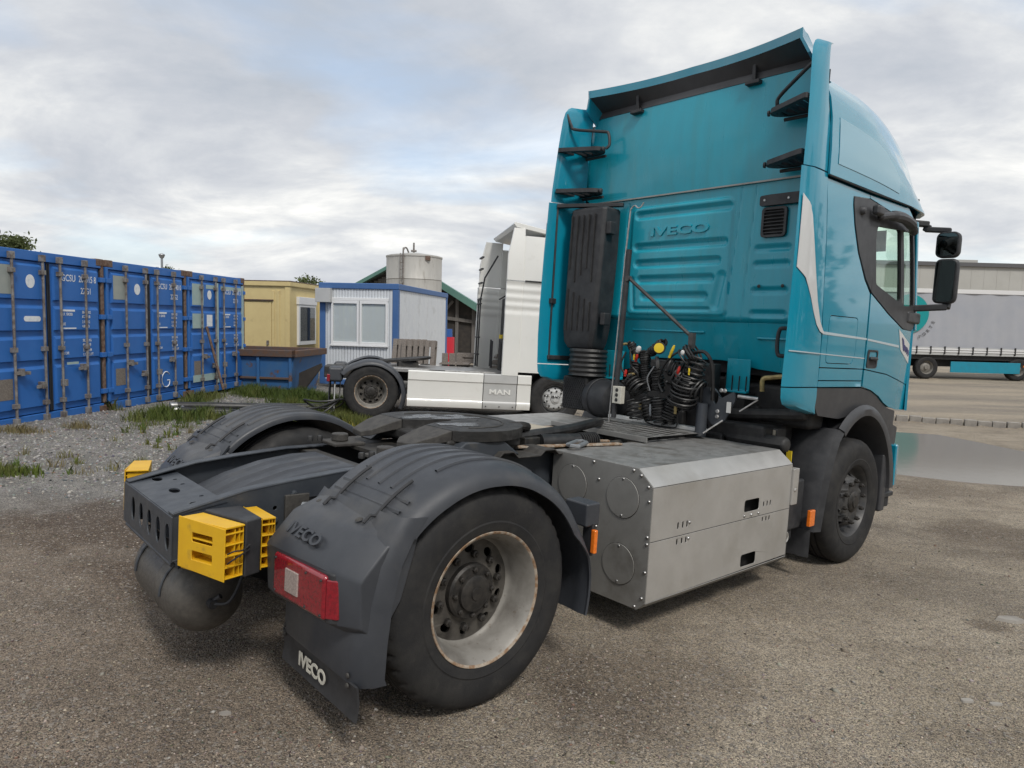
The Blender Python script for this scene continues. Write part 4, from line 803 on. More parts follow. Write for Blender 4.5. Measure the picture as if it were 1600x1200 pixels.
    # A-pillar and front corner
    m = MB(); m.loft([[(x+dx, -1.245+dy, z) for dx, dy in ((0,0),(.05,.0),(.07,.05),(.02,.06))] for x, z in ((4.60,2.86),(4.66,2.55),(4.73,2.2),(4.79,1.93))]); m.build('pillar', 'teal', cab, mir=mir, bevel=.01)
    m = MB(); m.grid([[(x-.01, -1.23, z), (x+.04, -1.205, z), (x+.13, -1.10, z), (x+.22, -.85, z), (x+.28, 0, z)] for x, z in ((4.80,1.225),(4.79,1.45),(4.785,1.75),(4.775,1.95))]); m.build('front_skin', 'teal', cab, mir=mir, solid=.02, ang=50)
    m = MB(); m.grid([[(x-.03, -1.19, z), (x+.06, -1.06, z), (x+.14, -.7, z), (x+.18, 0, z)] for x, z in ((4.84,1.95),(4.78,2.3),(4.70,2.6),(4.63,2.92))]); m.build('windscreen', 'glass', cab, mir=mir, ang=50)
    # door badge: white panel with dark emblem
    bd = bpy.data.objects.new('badge', None); COL.objects.link(bd); bd.parent = dr
    plate('badge_plate', [(4.405,1.928),(4.72,1.812),(4.745,1.64),(4.49,1.755)], [], lambda u, v, d: SK(u, v, d-.004), .005, 'white_stripe', bd, mir=mir, bevel=.001)
    pm('badge_ink', (.03, .03, .14), .4) if 'badge_ink' not in M else None
    for P in ([(4.50,1.86),(4.54,1.845),(4.57,1.80),(4.60,1.76),(4.58,1.745),(4.55,1.76),(4.53,1.80)], [(4.58,1.80),(4.62,1.785),(4.64,1.745),(4.62,1.735)], [(4.64,1.785),(4.67,1.775),(4.69,1.735),(4.66,1.72)], [(4.68,1.765),(4.71,1.755),(4.72,1.72),(4.70,1.705)]):
        plate('badge_mark', P, [], lambda u, v, d: SK(u, v, d-.0065), .003, 'badge_ink', bd, mir=mir)
    # stripes
    plate('stripe', [(3.0,1.838),(3.77,1.822),(3.77,1.808),(3.0,1.818)], [], lambda u, v, d: SK(u, v, d-.0025), .003, 'silver_stripe', cab, cu=CU, mir=mir)
    plate('stripe', [(3.79,1.820),(4.44,1.792),(4.455,1.772),(3.79,1.806)], [], lambda u, v, d: SK(u, v, d-.0025), .003, 'silver_stripe', cab, cu=CU, mir=mir)
    plate('stripe', [(3.015,1.681),(3.765,1.667),(3.765,1.660),(3.015,1.674)], [], lambda u, v, d: SK(u, v, d-.0025), .003, 'silver_stripe', cab, cu=CU, mir=mir)
    # wheel-arch skirt (dark plastic) below the cab
    plate('arch_skirt', rpoly([(3.03,1.430),(3.82,1.425),(4.0,1.40),(4.15,1.35),(4.28,1.29),(4.40,1.252),(4.60,1.222),(4.60,1.10),(4.74,1.07),(4.75,.915),(4.36,.895),(4.30,1.0),(4.22,1.09),(4.11,1.17),(3.95,1.225),(3.78,1.235),(3.58,1.20),(3.45,1.19),(3.10,1.225),(3.03,1.30)], .02, 3), [], lambda u, v, d: SK(u, v, d+.01), .03, 'dark_trim', cab, cu=CU, cv=np.arange(.9, 1.5, .1), mir=mir, bevel=.008, ang=30)
    rows = []
    for a in np.linspace(5, 128, 22):
        c, q = cos(rad(a)), sin(rad(a)); r0 = .70
        rows.append([(WB+r0*c*.86, -.80, .5+(r0-.02)*q*1.02), (WB+r0*c*.86, -1.20, .5+(r0-.02)*q*1.02), (WB+(r0+.01)*c*.86, -1.27, .5+r0*q*1.02), (WB+(r0+.06)*c*.88, -1.275, .5+(r0+.045)*q*1.02), (WB+(r0+.10)*c*.9, -1.245, .5+(r0+.075)*q*1.02)])
    m = MB(); m.grid(rows); m.build('wheel_arch', 'dark_trim', cab, mir=mir, solid=.012, ang=50)
    # rear wing of the front wheel, its flap and marker lamp
    P = [(3.42,1.11),(3.33,1.02),(3.26,.88),(3.19,.66),(3.15,.46),(3.13,.36)]
    m = MB(); m.grid([[(x+.02, -.78, z), (x, -.80, z), (x-.02, -1.18, z), (x, -1.245, z), (x+.06, -1.27, z)] for x, z in P]); m.build('wing', 'black_plastic', cab, mir=mir, solid=.014, ang=45)
    m = MB(); m.grid([[(3.10, -.80, z), (3.095, -1.20, z), (3.11, -1.235, z)] for z in (.375,.17)]); m.build('wing_flap', 'black_plastic', cab, mir=mir, solid=.012)
    m = MB(); m.box(2.86,3.10,-.85,-1.17,.38,.75); m.box(2.80,3.0,-.8,-1.15,.30,.60); m.build('battery_cover', 'black_plastic', cab, mir=mir, bevel=.02)
    m = MB(); m.box(3.03,3.11,-1.235,-1.262,.415,.535); m.build('marker_lamp', 'amber', cab, mir=mir, bevel=.006)
    # step and bumper corner ahead of the wheel
    m = MB(); m.box(4.36,4.46,-.9,-1.25,.36,.86); m.build('step_panel', 'dark_trim', cab, mir=mir, bevel=.02)
    m = MB(); m.box(4.46,4.72,-.9,-1.22,.72,.76); m.box(4.46,4.72,-.9,-1.22,.46,.50); m.build_each('step', 'black_plastic', cab, mir=mir, bevel=.008)
    m = MB(); m.loft([[(4.66,-1.235,z), (4.72,-1.23,z), (4.83,-1.14,z), (4.98,-.9,z), (5.10,-.5,z), (5.12,0,z), (4.9,0,z), (4.66,-1.1,z)] for z in (.55,.92)]); m.build('bumper', 'teal', cab, mir=mir, bevel=.015)
    m = MB(); m.loft([[(4.60,-1.19,z), (4.68,-1.20,z), (4.80,-1.10,z), (4.95,-.85,z), (5.06,-.5,z), (5.08,0,z), (4.9,0,z), (4.60,-1.05,z)] for z in (.36,.55)]); m.build('bumper_lip', 'black_plastic', cab, mir=mir, bevel=.015)
    # side fairings: solid wings trailing behind the cab
    def wing(rows_, name, mat='teal'):
        R_ = []
        for z, xt, xf, dy in rows_:
            xb = xt+.10
            R_.append([(xt, -1.212+dy, z), (xt+.02, -1.222+dy, z), (xb, -1.249+dy, z), (lerp(xb, xf, .5), -1.252+dy, z), (xf, -1.250+dy, z), (xf, -1.235+dy, z), (XW-.02, -1.135+dy, z), (XW-.04, -1.115+dy, z), (xt+.05, -1.185+dy, z)])
        mm = MB(); mm.loft(R_); return mm.build(name, mat, cab, mir=mir, ang=28)
    wing([(2.925,2.575,2.885,.012),(2.73,2.57,2.90,.008),(2.5,2.56,2.925,.003),(2.23,2.555,2.94,0),(1.95,2.548,2.965,.001),(1.70,2.545,2.99,.004),(1.44,2.55,3.008,.012)], 'side_fairing')
    wing([(1.432,2.55,3.008,.012),(1.36,2.56,3.015,.014),(1.315,2.60,3.02,.02),(1.29,2.68,3.02,.022),(1.24,2.95,3.02,.025)], 'side_fairing_foot')
    wing([(2.935,2.60,2.875,.012),(3.05,2.605,2.875,.014),(3.25,2.622,2.875,.02),(3.42,2.635,2.835,.028),(3.55,2.645,2.83,.036),(3.68,2.657,2.84,.046),(3.75,2.675,2.85,.052),(3.79,2.705,2.86,.056),(3.812,2.745,2.88,.06),(3.82,2.80,2.91,.064)], 'roof_fairing')
    sw = [(2.585,2.74),(2.64,2.69),(2.69,2.61),(2.73,2.48),(2.77,2.34),(2.815,2.19),(2.865,2.04),(2.93,1.905),(2.985,1.845),(3.0,1.838),(3.0,1.818),(2.94,1.835),(2.88,1.88),(2.82,1.96),(2.76,2.06),(2.70,2.14),(2.64,2.20),(2.575,2.25)]
    def WY(u, v, d): return (u, (-1.2535+.0025 if u > 2.655 else -1.2535+(2.655-u)*.36)+.012*((v-2.15)/.8)**2*(1 if v > 2.2 else .3)+d-.004, v)
    plate('swoosh', sw, [], WY, .003, 'white_stripe', cab, cu=(2.62,2.655,2.70), cv=np.arange(1.85, 2.75, .1), mir=mir)
    plate('stripe', [(2.57,1.690),(2.998,1.681),(2.998,1.674),(2.57,1.682)], [], WY, .003, 'silver_stripe', cab, cu=(2.60,2.655), mir=mir)
# roof shell
XR = [2.875,3.0,3.15,3.4,3.63,3.85,4.05,4.25,4.4,4.55,4.68,4.78,4.86,4.92,4.96]
def zsh(x): return interp(x, [2.87,3.3,3.65,3.95,4.23,4.45,4.65,4.8,4.96], [3.475,3.47,3.445,3.375,3.265,3.16,3.05,2.99,2.955])
def ztp(x): return interp(x, [2.87,3.17,3.63,3.99,4.35,4.61,4.79,4.9,4.96], [3.672,3.675,3.682,3.655,3.572,3.447,3.285,3.11,2.965])
def roof_sec(x):
    a = 1.25-.10*max(0, x-4.35)**2-1.2*max(0, x-4.72)**2; zb = interp(x, [2.87,4.4,4.96], [2.918,2.952,2.95]); zs_, zt = zsh(x), ztp(x)
    R_ = [(-a, zb), (-a+.003, lerp(zb, zs_, .33)), (-a+.015, lerp(zb, zs_, .7)), (-a+.038, lerp(zb, zs_, .94)), (-a+.05, zs_), (-a+.075, lerp(zs_, zt, .28)), (-a+.12, lerp(zs_, zt, .65)), (-a+.185, zt-.012), (-a+.26, zt+.012), (-a*.4, zt+.055), (0, zt+.06)]
    return R_+[(-y, z) for y, z in R_[-2::-1]]
m = MB(); m.grid([[(x if abs(y) > 1.17 else max(x, 3.035+.012*i), y, z) for y, z in roof_sec(x)] for i, x in enumerate(XR)]); m.build('roof', 'teal', cab, ang=24, solid=.015)
m = MB(); m.grid([[(x, -1.25+.10*max(0, x-4.35)**2+interp(f, [0,.33,.7,.94], [0,.003,.015,.038])-.0105, lerp(interp(x, [2.87,4.4], [2.918,2.952]), zsh(x), f)) for f in np.linspace(.16, min(.74, 1.0-.55*max(0, (x-3.45)/.75)), 6)] for x in np.linspace(2.99, 4.12, 9)]); m.build('decal', 'decal', cab, ang=40, solid=.002)
# drip seams on the roof side
m = MB(); m.tube([(2.88,-1.252,2.912),(3.62,-1.252,2.924),(4.42,-1.250,2.950)], .006, 6); m.tube([(2.88,1.252,2.912),(3.62,1.252,2.924),(4.42,1.250,2.950)], .006, 6); m.build_each('roof_gasket', 'engine_dark', cab)
# roof spoiler: curved teal lip, dark underside
sp = bpy.data.objects.new('spoiler', None); COL.objects.link(sp); sp.parent = cab
def lip(y): a = abs(y); return 2.955-.155*(a/1.0)**2, 3.965-.02*a
Y_ = np.linspace(-1.0, 1.0, 25)
m = MB(); m.loft([[(lip(y)[0], y, lip(y)[1]), (lip(y)[0]+.10, y, lip(y)[1]-.012), (3.32, y*.96, 3.765), (3.30, y*.96, 3.745), (lip(y)[0]+.10, y, lip(y)[1]-.055), (lip(y)[0]+.008, y, lip(y)[1]-.062)] for y in Y_]); m.build('spoiler_top', 'teal', sp, ang=30)
m = MB(); m.grid([[(lip(y)[0]+.012, y, lip(y)[1]-.060), (3.01, y*1.01, 3.80), (XW-.006, y*1.02, 3.74)] for y in Y_]); m.build('spoiler_underside', 'dark_trim', sp, ang=30, solid=.01)
for s in (-1, 1):
    m = MB(); x, z = lip(s*1.0); m.add([(x, s*1.0, z), (x+.008, s*1.0, z-.062), (2.84, s*1.05, 3.78), (XW, s*1.06, 3.68), (3.06, s*1.0, 3.74), (3.02, s*.99, 3.86)], [(0,1,2,3,4,5)]); m.build('spoiler_end', 'teal', sp, solid=.02)
    m = MB(); m.bar((XW-.02, s*.56, 3.72), (lip(.56)[0]+.06, s*.56, 3.90), .03, .03); m.box(XW-.06, XW, s*.56-.06, s*.56+.06, 3.70, 3.73); m.build('spoiler_stay', 'black_plastic', sp, bevel=.006)
m = MB(); m.box(XW+.022, XW+.03, -1.09, 1.09, 3.70, 3.77); m.box(XW+.022, XW+.03, -1.125, 1.135, 3.3, 3.699); m.build('roof_backing', 'dark_trim', cab)
# rear steps and hand rails on the wings
for s in (-1, 1):
    for z, yo in ((3.42, 0), (3.05, 0)):
        st = bpy.data.objects.new('step', None); COL.objects.link(st); st.parent = cab
        y0 = -1.16; O = rpoly([(2.93,y0+.02),(2.93,-.88),(2.86,-.80),(2.78,-.82),(2.60,y0-.02)], .05, 4)
        ho = [rpoly([(2.90,y), (2.86-.02*i,y+.05), (2.70-.0*i+.045*i,y+.05), (2.66+.045*i,y)], .012, 2) for i, y in enumerate((-1.13,-1.055,-.98,-.905))]
        plate('tread', O, ho, lambda u, v, d: (u, v, z-d), .035, 'black_plastic', st, mir=s > 0, bevel=.005)
        m = MB(); m.tube([(2.93,y0,z-.05),(2.93,-.86,z-.05)], .014, 8); m.lathe([(0,.02),(.02,.015),(.022,0)], (2.82,-.80,z-.02), (-.3,1,0), 10); m.build('mount', 'black_plastic', st, mir=s > 0)
m = MB(); m.tube(spline([(2.90,-.83,3.40),(2.86,-.83,3.47),(2.84,-.86,3.52),(2.72,-1.08,3.60),(2.68,-1.17,3.635)], 5), .014, 8); m.build('hand_rail', 'black_plastic', cab)
m = MB(); m.tube(spline([(2.70,1.16,3.74),(2.72,1.12,3.64),(2.74,1.08,3.60),(2.86,.85,3.57),(2.88,.80,3.55),(2.88,.78,3.45),(2.86,.80,3.41)], 5), .014, 8); m.build('hand_rail', 'black_plastic', cab)
# bars bracing the far fairing
m = MB(); m.bar((2.66,1.17,2.90),(2.92,.60,2.90), .05, .035); m.tube([(2.66,1.165,2.90),(2.66,1.165,1.50)], .01, 8); m.bar((2.64,1.17,1.50),(2.96,1.10,1.50), .06, .04); m.box(2.63,2.69,1.14,1.20,2.0,2.05); m.build_each('fairing_brace', 'black_plastic', cab, bevel=.006)
# mirrors and their arms
mr_ = bpy.data.objects.new('mirror', None); COL.objects.link(mr_); mr_.parent = cab
def mirror(y0, y1, z0, z1, x, r, sgn):
    R_ = []
    for k, (dx, sc) in enumerate(((0,.94),(.012,1),(.06,1.0),(.11,.86),(.13,.6))):
        cy, cz = (y0+y1)/2, (z0+z1)/2; R_.append([(x+dx, cy+(p-cy)*sc, cz+(q-cz)*sc) for p, q in rrect(y0, y1, z0, z1, r, 5)])
    a = MB(); a.loft(R_); a.build('housing', 'black_plastic', mr_, ang=50, mir=sgn > 0)
    b_ = MB(); b_.prism(rrect(y0+.015, y1-.015, z0+.015, z1-.015, r*.8, 5), 'x', x-.003, x+.004); b_.build('glass', 'mirror', mr_, mir=sgn > 0)
m_ = bpy.data.materials.new('mirror'); m_.use_nodes = True; _b = m_.node_tree.nodes['Principled BSDF']; _b.inputs['Metallic'].default_value = 1; _b.inputs['Roughness'].default_value = .03; _b.inputs['Base Color'].default_value = (.12, .14, .14, 1); M['mirror'] = m_
for s in (-1, 1):
    mirror(-1.525,-1.345,2.565,2.785,4.78,.05,s); mirror(-1.53,-1.355,2.175,2.555,4.78,.045,s)
    m = MB(); m.bar((4.72,-1.16,2.87),(4.80,-1.27,2.86), .07, .05); m.bar((4.80,-1.24,2.82),(4.84,-1.44,2.80), .06, .045); m.bar((4.80,-1.27,2.86),(4.80,-1.25,2.80), .06, .05); m.bar((4.74,-1.22,2.125),(4.82,-1.47,2.145), .06, .055); m.bar((4.82,-1.46,2.13),(4.84,-1.46,2.19), .06, .06); m.build_each('mirror_arm', 'black_plastic', mr_, bevel=.012, mir=s > 0)
    m = MB(); m.box(4.56,4.86,-1.18,-1.262,1.99,2.09); m.build('mirror_base', 'dark_trim', mr_, bevel=.02, mir=s > 0)
m = MB(); m.loft([[(4.86,y,2.93),(4.93,y,3.12),(4.95,y,3.12),(4.90,y,2.92)] for y in (-1.13,-1.0,0,1.0,1.13)]); m.build('sun_visor', 'black_plastic', cab, bevel=.008)
# cab floor, inside lining, seats, dash
m = MB(); m.box(3.16,4.7,-1.18,1.18,1.48,1.56); m.box(3.14,3.16,-1.1,1.1,1.56,2.90); m.box(3.05,4.5,-1.17,1.17,2.90,2.94); m.box(4.45,4.75,-1.1,1.1,1.56,2.08); m.build_each('cab_interior', 'seat', cab)
for y in (-.62, .62):
    m = MB(); m.box(3.60,4.05,y-.25,y+.25,1.70,1.85); m.box(3.50,3.64,y-.25,y+.25,1.80,2.40); m.box(3.52,3.62,y-.14,y+.14,2.40,2.58); m.build('seat', 'seat', cab, bevel=.04)
m = MB(); m.tube([(4.42+.2*cos(a)*.35, .62+.2*sin(a), 2.12+.2*cos(a)*.9) for a in np.linspace(0, 6.28, 25)[:-1]], .016, 8, True); m.build('steering_wheel', 'seat', cab)
m = MB(); m.grid([[(4.60, -1.0, 2.80), (4.60, -.2, 2.80)], [(4.62, -1.0, 2.62), (4.62, -.2, 2.62)]]); m.build('inner_visor', 'seat', cab, solid=.02)
# engine, gearbox and brackets under the cab
m = MB(); m.box(3.16,4.7,-.42,.42,.55,1.45); m.box(2.95,3.2,-.55,.55,.85,1.25); m.box(3.1,4.6,-.75,-.42,.95,1.25); m.box(2.85,3.3,-.95,-.45,.98,1.12); m.box(3.1,4.6,.42,.9,.9,1.25); m.build_each('engine', 'engine_dark', T, bevel=.03)
m = MB(); m.box(3.16,3.40,-1.14,-.5,1.10,1.42); m.tube([(2.9,-.62,1.0),(2.9,-1.12,1.0)], .06, 10); m.tube([(2.95,-.5,1.16),(3.1,-1.15,1.22)], .045, 10); m.build_each('intercooler_pipe', 'engine_dark', T, bevel=.04)
m = MB(); m.box(2.98,3.12,-.98,-.84,.98,1.10); m.build('control_box', 'rim_dark', T, bevel=.006)
m = MB(); m.box(2.972,2.978,-.97,-.87,1.0,1.09); m.build('dust_plate', 'tan_board', T)
m = MB(); m.box(2.99,3.0,-1.10,-1.06,.80,.95); m.build('warning_label', 'wire_yellow', T); m = MB(); m.tube([(2.98,-1.09,.70),(2.99,-1.08,.82)], .012, 8); m.build('dipstick', 'wire_red', T); m = MB(); m.tube([(2.96,-1.0,.72),(2.97,-1.0,.83)], .01, 8); m.build('dipstick', 'brass', T)
# mast, brackets, coil panel, hoses
m = MB(); m.box(2.90,3.0,-.46,.18,1.22,1.55); m.build('coupling_panel', 'engine_dark', T, bevel=.01)
m = MB(); m.box(2.82,3.0,-.62,-.38,.78,1.02); m.box(2.9,3.05,-.2,.6,.75,1.15); m.build_each('panel_bracket', 'engine_dark', T, bevel=.02)
m = MB(); m.tube([(2.66,-.53,1.0),(2.66,-.53,1.25)], .042, 14); m.build('post', 'frame', T)
plate('post_bracket', rpoly([(-.46,1.37),(-.60,1.37),(-.66,1.30),(-.76,1.36),(-.78,1.30),(-.70,1.13),(-.60,1.09),(-.52,1.18),(-.46,1.22)], .015, 3), [ell(-.615,1.30,.022,.05,12)], lambda u, v, d: (2.70+d, u, v), .02, 'frame', T, bevel=.004)
m = MB(); [m.lathe([(0,.012),(.012,.012),(.017,.006),(.017,0)], (2.70,y,z), (-1,0,0), 8) for y, z in ((-.64,1.16),(-.64,1.20),(-.58,1.36),(-.66,1.36),(-.69,1.36))]; m.build_each('bolt', 'steel', T)
m = MB(); m.tube([(2.70,-.80,1.33),(2.72,-.95,1.325)], .014, 8); m.tube([(2.72,-.95,1.32),(2.70,-.82,1.22)], .006, 6); m.tube([(2.68,-.70,1.14),(2.62,-.58,1.03)], .006, 6); m.build_each('linkage_rod', 'steel', T)
m = MB(); m.box(2.685,2.69,-.755,-.72,1.20,1.28); m.build('tag', 'white_plastic', T)
m = MB(); m.tube(spline([(2.95,-1.05,1.50),(2.95,-.92,1.48),(2.93,-.86,1.46),(2.93,-.86,1.37)]), .018, 8); m.build('conduit', 'brass', T)
m = MB(); m.tube([(2.46,.165,1.06),(2.46,.12,2.42)], .021, 10); m.build('hose_mast', 'black_plastic', T)
m = MB(); m.tube([(2.445,.20,1.02),(2.45,.145,2.44),(2.45,.13,2.70)], .007, 6); m.tube(spline([(2.45,.13,2.70),(2.45,.125,2.74),(2.45,.09,2.765),(2.45,.06,2.745),(2.45,.03,2.745),(2.45,.0,2.78)], 5), .006, 6); m.build_each('mast_rod', 'steel', T)
m = MB(); m.tube([(2.46,.10,2.19),(2.62,-.40,1.76)], .014, 8); m.lathe([(0,-.02),(.022,-.02),(.022,.02),(0,.02)], (2.46,.11,2.19), (1,0,0), 10); m.box(2.60,2.64,-.44,-.40,1.66,1.78); m.build('mast_arm', 'rim_dark', T)
m = MB(); m.box(2.43,2.48,.08,.17,1.18,1.32); m.build('socket_box', 'letter', T, bevel=.004); m = MB(); [m.lathe([(0,.006),(.014,.004),(.016,0)], (2.43,.125,z), (-1,0,0), 10) for z in (1.21,1.25,1.29)]; m.build_each('socket_knob', 'engine_dark', T)
hoses = [([(2.62,.02,1.62),(2.66,-.0,1.30)], .035, 18, .011, 0), ([(2.62,-.16,1.70),(2.66,.0,1.60)], .03, 9, .011, 0), ([(2.60,.16,1.68),(2.62,.08,1.56)], .028, 8, .010, 0),
         ([(2.60,-.30,1.46),(2.64,-.52,1.34)], .085, 9, .009, .03), ([(2.62,-.50,1.60),(2.60,-.42,1.36)], .07, 7, .009, .02), ([(2.58,-.18,1.26),(2.60,-.20,1.05)], .05, 10, .008, 0), ([(2.58,.12,1.40),(2.58,.0,1.30)], .07, 6, .008, .02), ([(2.52,.02,1.22),(2.52,-.02,1.06)], .055, 5, .007, 0), ([(2.62,-.32,1.28),(2.60,-.26,1.08)], .055, 9, .008, 0)]
hoses += [([(2.60,-.24,1.52),(2.64,-.40,1.48)], .06, 7, .008, .02), ([(2.58,-.44,1.46),(2.62,-.36,1.22)], .10, 9, .008, .02), ([(2.64,.10,1.52),(2.62,.12,1.34)], .05, 9, .009, 0), ([(2.66,-.08,1.50),(2.68,-.10,1.30)], .045, 10, .009, 0), ([(2.60,-.04,1.24),(2.60,-.10,1.06)], .045, 8, .008, 0), ([(2.62,-.46,1.64),(2.60,-.38,1.58)], .075, 5, .008, .0)]
for (a, b_), R_, tn, r, sg in hoses:
    m = MB(); m.tube(helix(a, b_, R_, tn, 14, sg, .12), r, 6); m.build('coiled_hose', 'rubber_hose', T)
for P, r, mt in (([(2.58,.18,1.60),(2.55,.20,1.50),(2.56,.16,1.42),(2.60,.08,1.38)], .008, 'rubber_hose'), ([(2.60,-.40,1.66),(2.58,-.46,1.60),(2.60,-.50,1.52),(2.64,-.52,1.40),(2.68,-.50,1.25)], .012, 'rubber_hose'), ([(2.60,-.40,1.66),(2.56,-.30,1.60),(2.58,-.20,1.50),(2.62,-.14,1.38),(2.60,-.2,1.3)], .009, 'rubber_hose'), ([(2.58,.14,1.64),(2.56,.10,1.50),(2.58,.04,1.42),(2.60,.10,1.34)], .008, 'rubber_hose'), ([(2.62,-.42,1.62),(2.58,-.56,1.64),(2.60,-.62,1.56),(2.64,-.62,1.40),(2.68,-.60,1.28)], .014, 'rubber_hose'), ([(2.6,-.10,1.5),(2.6,-.04,1.4),(2.62,-.06,1.3)], .006, 'zinc'), ([(2.6,.0,1.12),(2.62,-.06,1.04),(2.62,-.25,1.03),(2.62,-.34,1.05),(2.6,-.35,1.16)], .006, 'rubber_hose')):
    m = MB(); m.tube(spline(P), r, 7); m.build('cable', mt, T)
for a, b_, r, mt in (((2.55,.05,1.53),(2.53,.02,1.60),.016,'wire_red'), ((2.55,.15,1.40),(2.55,.14,1.47),.016,'wire_red'), ((2.54,-.36,1.44),(2.54,-.39,1.54),.014,'wire_red'), ((2.54,-.28,1.58),(2.54,-.33,1.70),.015,'wire_yellow'), ((2.54,.06,1.54),(2.54,.06,1.60),.012,'wire_yellow'), ((2.54,-.47,1.46),(2.54,-.47,1.54),.010,'wire_yellow'), ((2.54,.19,1.66),(2.54,.13,1.67),.014,'brass'), ((2.54,.10,1.42),(2.54,.03,1.43),.014,'brass'), ((2.54,.03,1.61),(2.53,.0,1.66),.026,'white_plastic'), ((2.54,-.40,1.61),(2.53,-.41,1.65),.022,'white_plastic'), ((2.56,-.12,1.20),(2.56,-.13,1.08),.014,'zinc'), ((2.56,-.36,1.15),(2.56,-.36,1.25),.016,'brass'), ((2.6,.0,1.13),(2.6,.0,1.20),.03,'brass'), ((2.6,-.12,1.58),(2.6,-.14,1.46),.022,'rim_dark')):
    a, b_ = Vector(a), Vector(b_); b_ = a+(b_-a)*.8; r *= .68; m = MB(); m.tube([a, a.lerp(b_, .3), a.lerp(b_, .35), a.lerp(b_, .8), b_], [r, r, r*1.2, r*1.1, r*.7], 8); m.build('coupling', mt, T)
m = MB(); m.lathe([(0,-.012),(.045,-.012),(.05,0),(.05,.03),(0,.03)], (2.575,-.155,1.65), (1,.75,0), 20); m.build('coupling_head', 'black_plastic', T); m = MB(); m.lathe([(0,.0),(.036,.0),(.039,-.006),(0,-.008)], (2.556,-.166,1.65), (1,.75,0), 20); m.build('coupling_cap', 'wire_yellow', T)
# air intake: snorkel, bellows, mesh box and filter drum
sn = bpy.data.objects.new('air_intake', None); COL.objects.link(sn); sn.parent = T
prs = [[(2.70+.0,1.02,z0),(2.70,.58,z0),(2.76,.54,z0),(2.95,.54,z0),(2.95,1.04,z0),(2.74,1.05,z0)] for z0 in (0,)]
rings = []
for z, w0, w1, x in ((2.87,1.03,.65,2.74),(2.85,1.05,.63,2.71),(2.5,1.055,.63,2.70),(2.1,1.06,.645,2.70),(1.78,1.065,.665,2.70),(1.66,1.055,.69,2.71),(1.60,1.02,.72,2.73)):
    rings.append([(x, w0-.03, z), (x, w1+.03, z), (x+.03, w1, z), (2.95, w1+.02, z), (2.95, w0, z), (x+.03, w0, z)])
m = MB(); m.loft(rings); m.build('snorkel', 'black_plastic', sn, bevel=.012, ang=30)
for i in range(5):
    y = .73+i*.068
    for z0, z1 in ((1.76,2.02+.03*i),(2.20+.06*((i*2) % 3),2.80)):
        m = MB(); m.box(2.690,2.702,y-.006,y+.006,z0,z1); m.build('slot_rib', 'engine_dark', sn)
m = MB(); m.lathe([(.165+.014*(k % 2), 1.60-.022*k) for k in range(12)], (2.84,.83,0), (0,0,1), 30); m.build('bellows', 'rubber_hose', sn, ang=60)
m = MB(); m.loft([[(2.72,1.02,z),(2.72,.72,z),(2.96,.70,z),(2.96,1.02,z)] for z in (1.345,1.04)]); m.build('mesh_box', 'engine_dark', sn, bevel=.02)
m = MB()
for k in range(-9, 18):
    for dr_ in (1, -1):
        y0 = .72+k*.026; P = [(2.716, y0+dr_*t*.17, 1.05+t*.28) for t in np.linspace(0, 1, 12)]; P = [p for p in P if .735 < p[1] < 1.005]
        if len(P) > 1: m.bar(P[0], P[-1], .005, .006, (1,0,0))
m.build('mesh_grid', 'black_plastic', sn)
m = MB(); m.lathe([(0,-.19),(.10,-.185),(.15,-.16),(.165,-.12),(.17,.12),(.16,.15),(0,.15)], (2.80,.55,1.17), (.25,1,0), 36); m.lathe([(.172,.05),(.178,.055),(.178,.07),(.172,.075)], (2.80,.55,1.17), (.25,1,0), 36); m.build('filter_drum', 'black_plastic', sn, ang=40)
m = MB(); [m.box(2.74,2.82,.58,.635,z,z+.11) for z in (2.62,1.82)]; m.build_each('hinge', 'black_plastic', sn, bevel=.01)

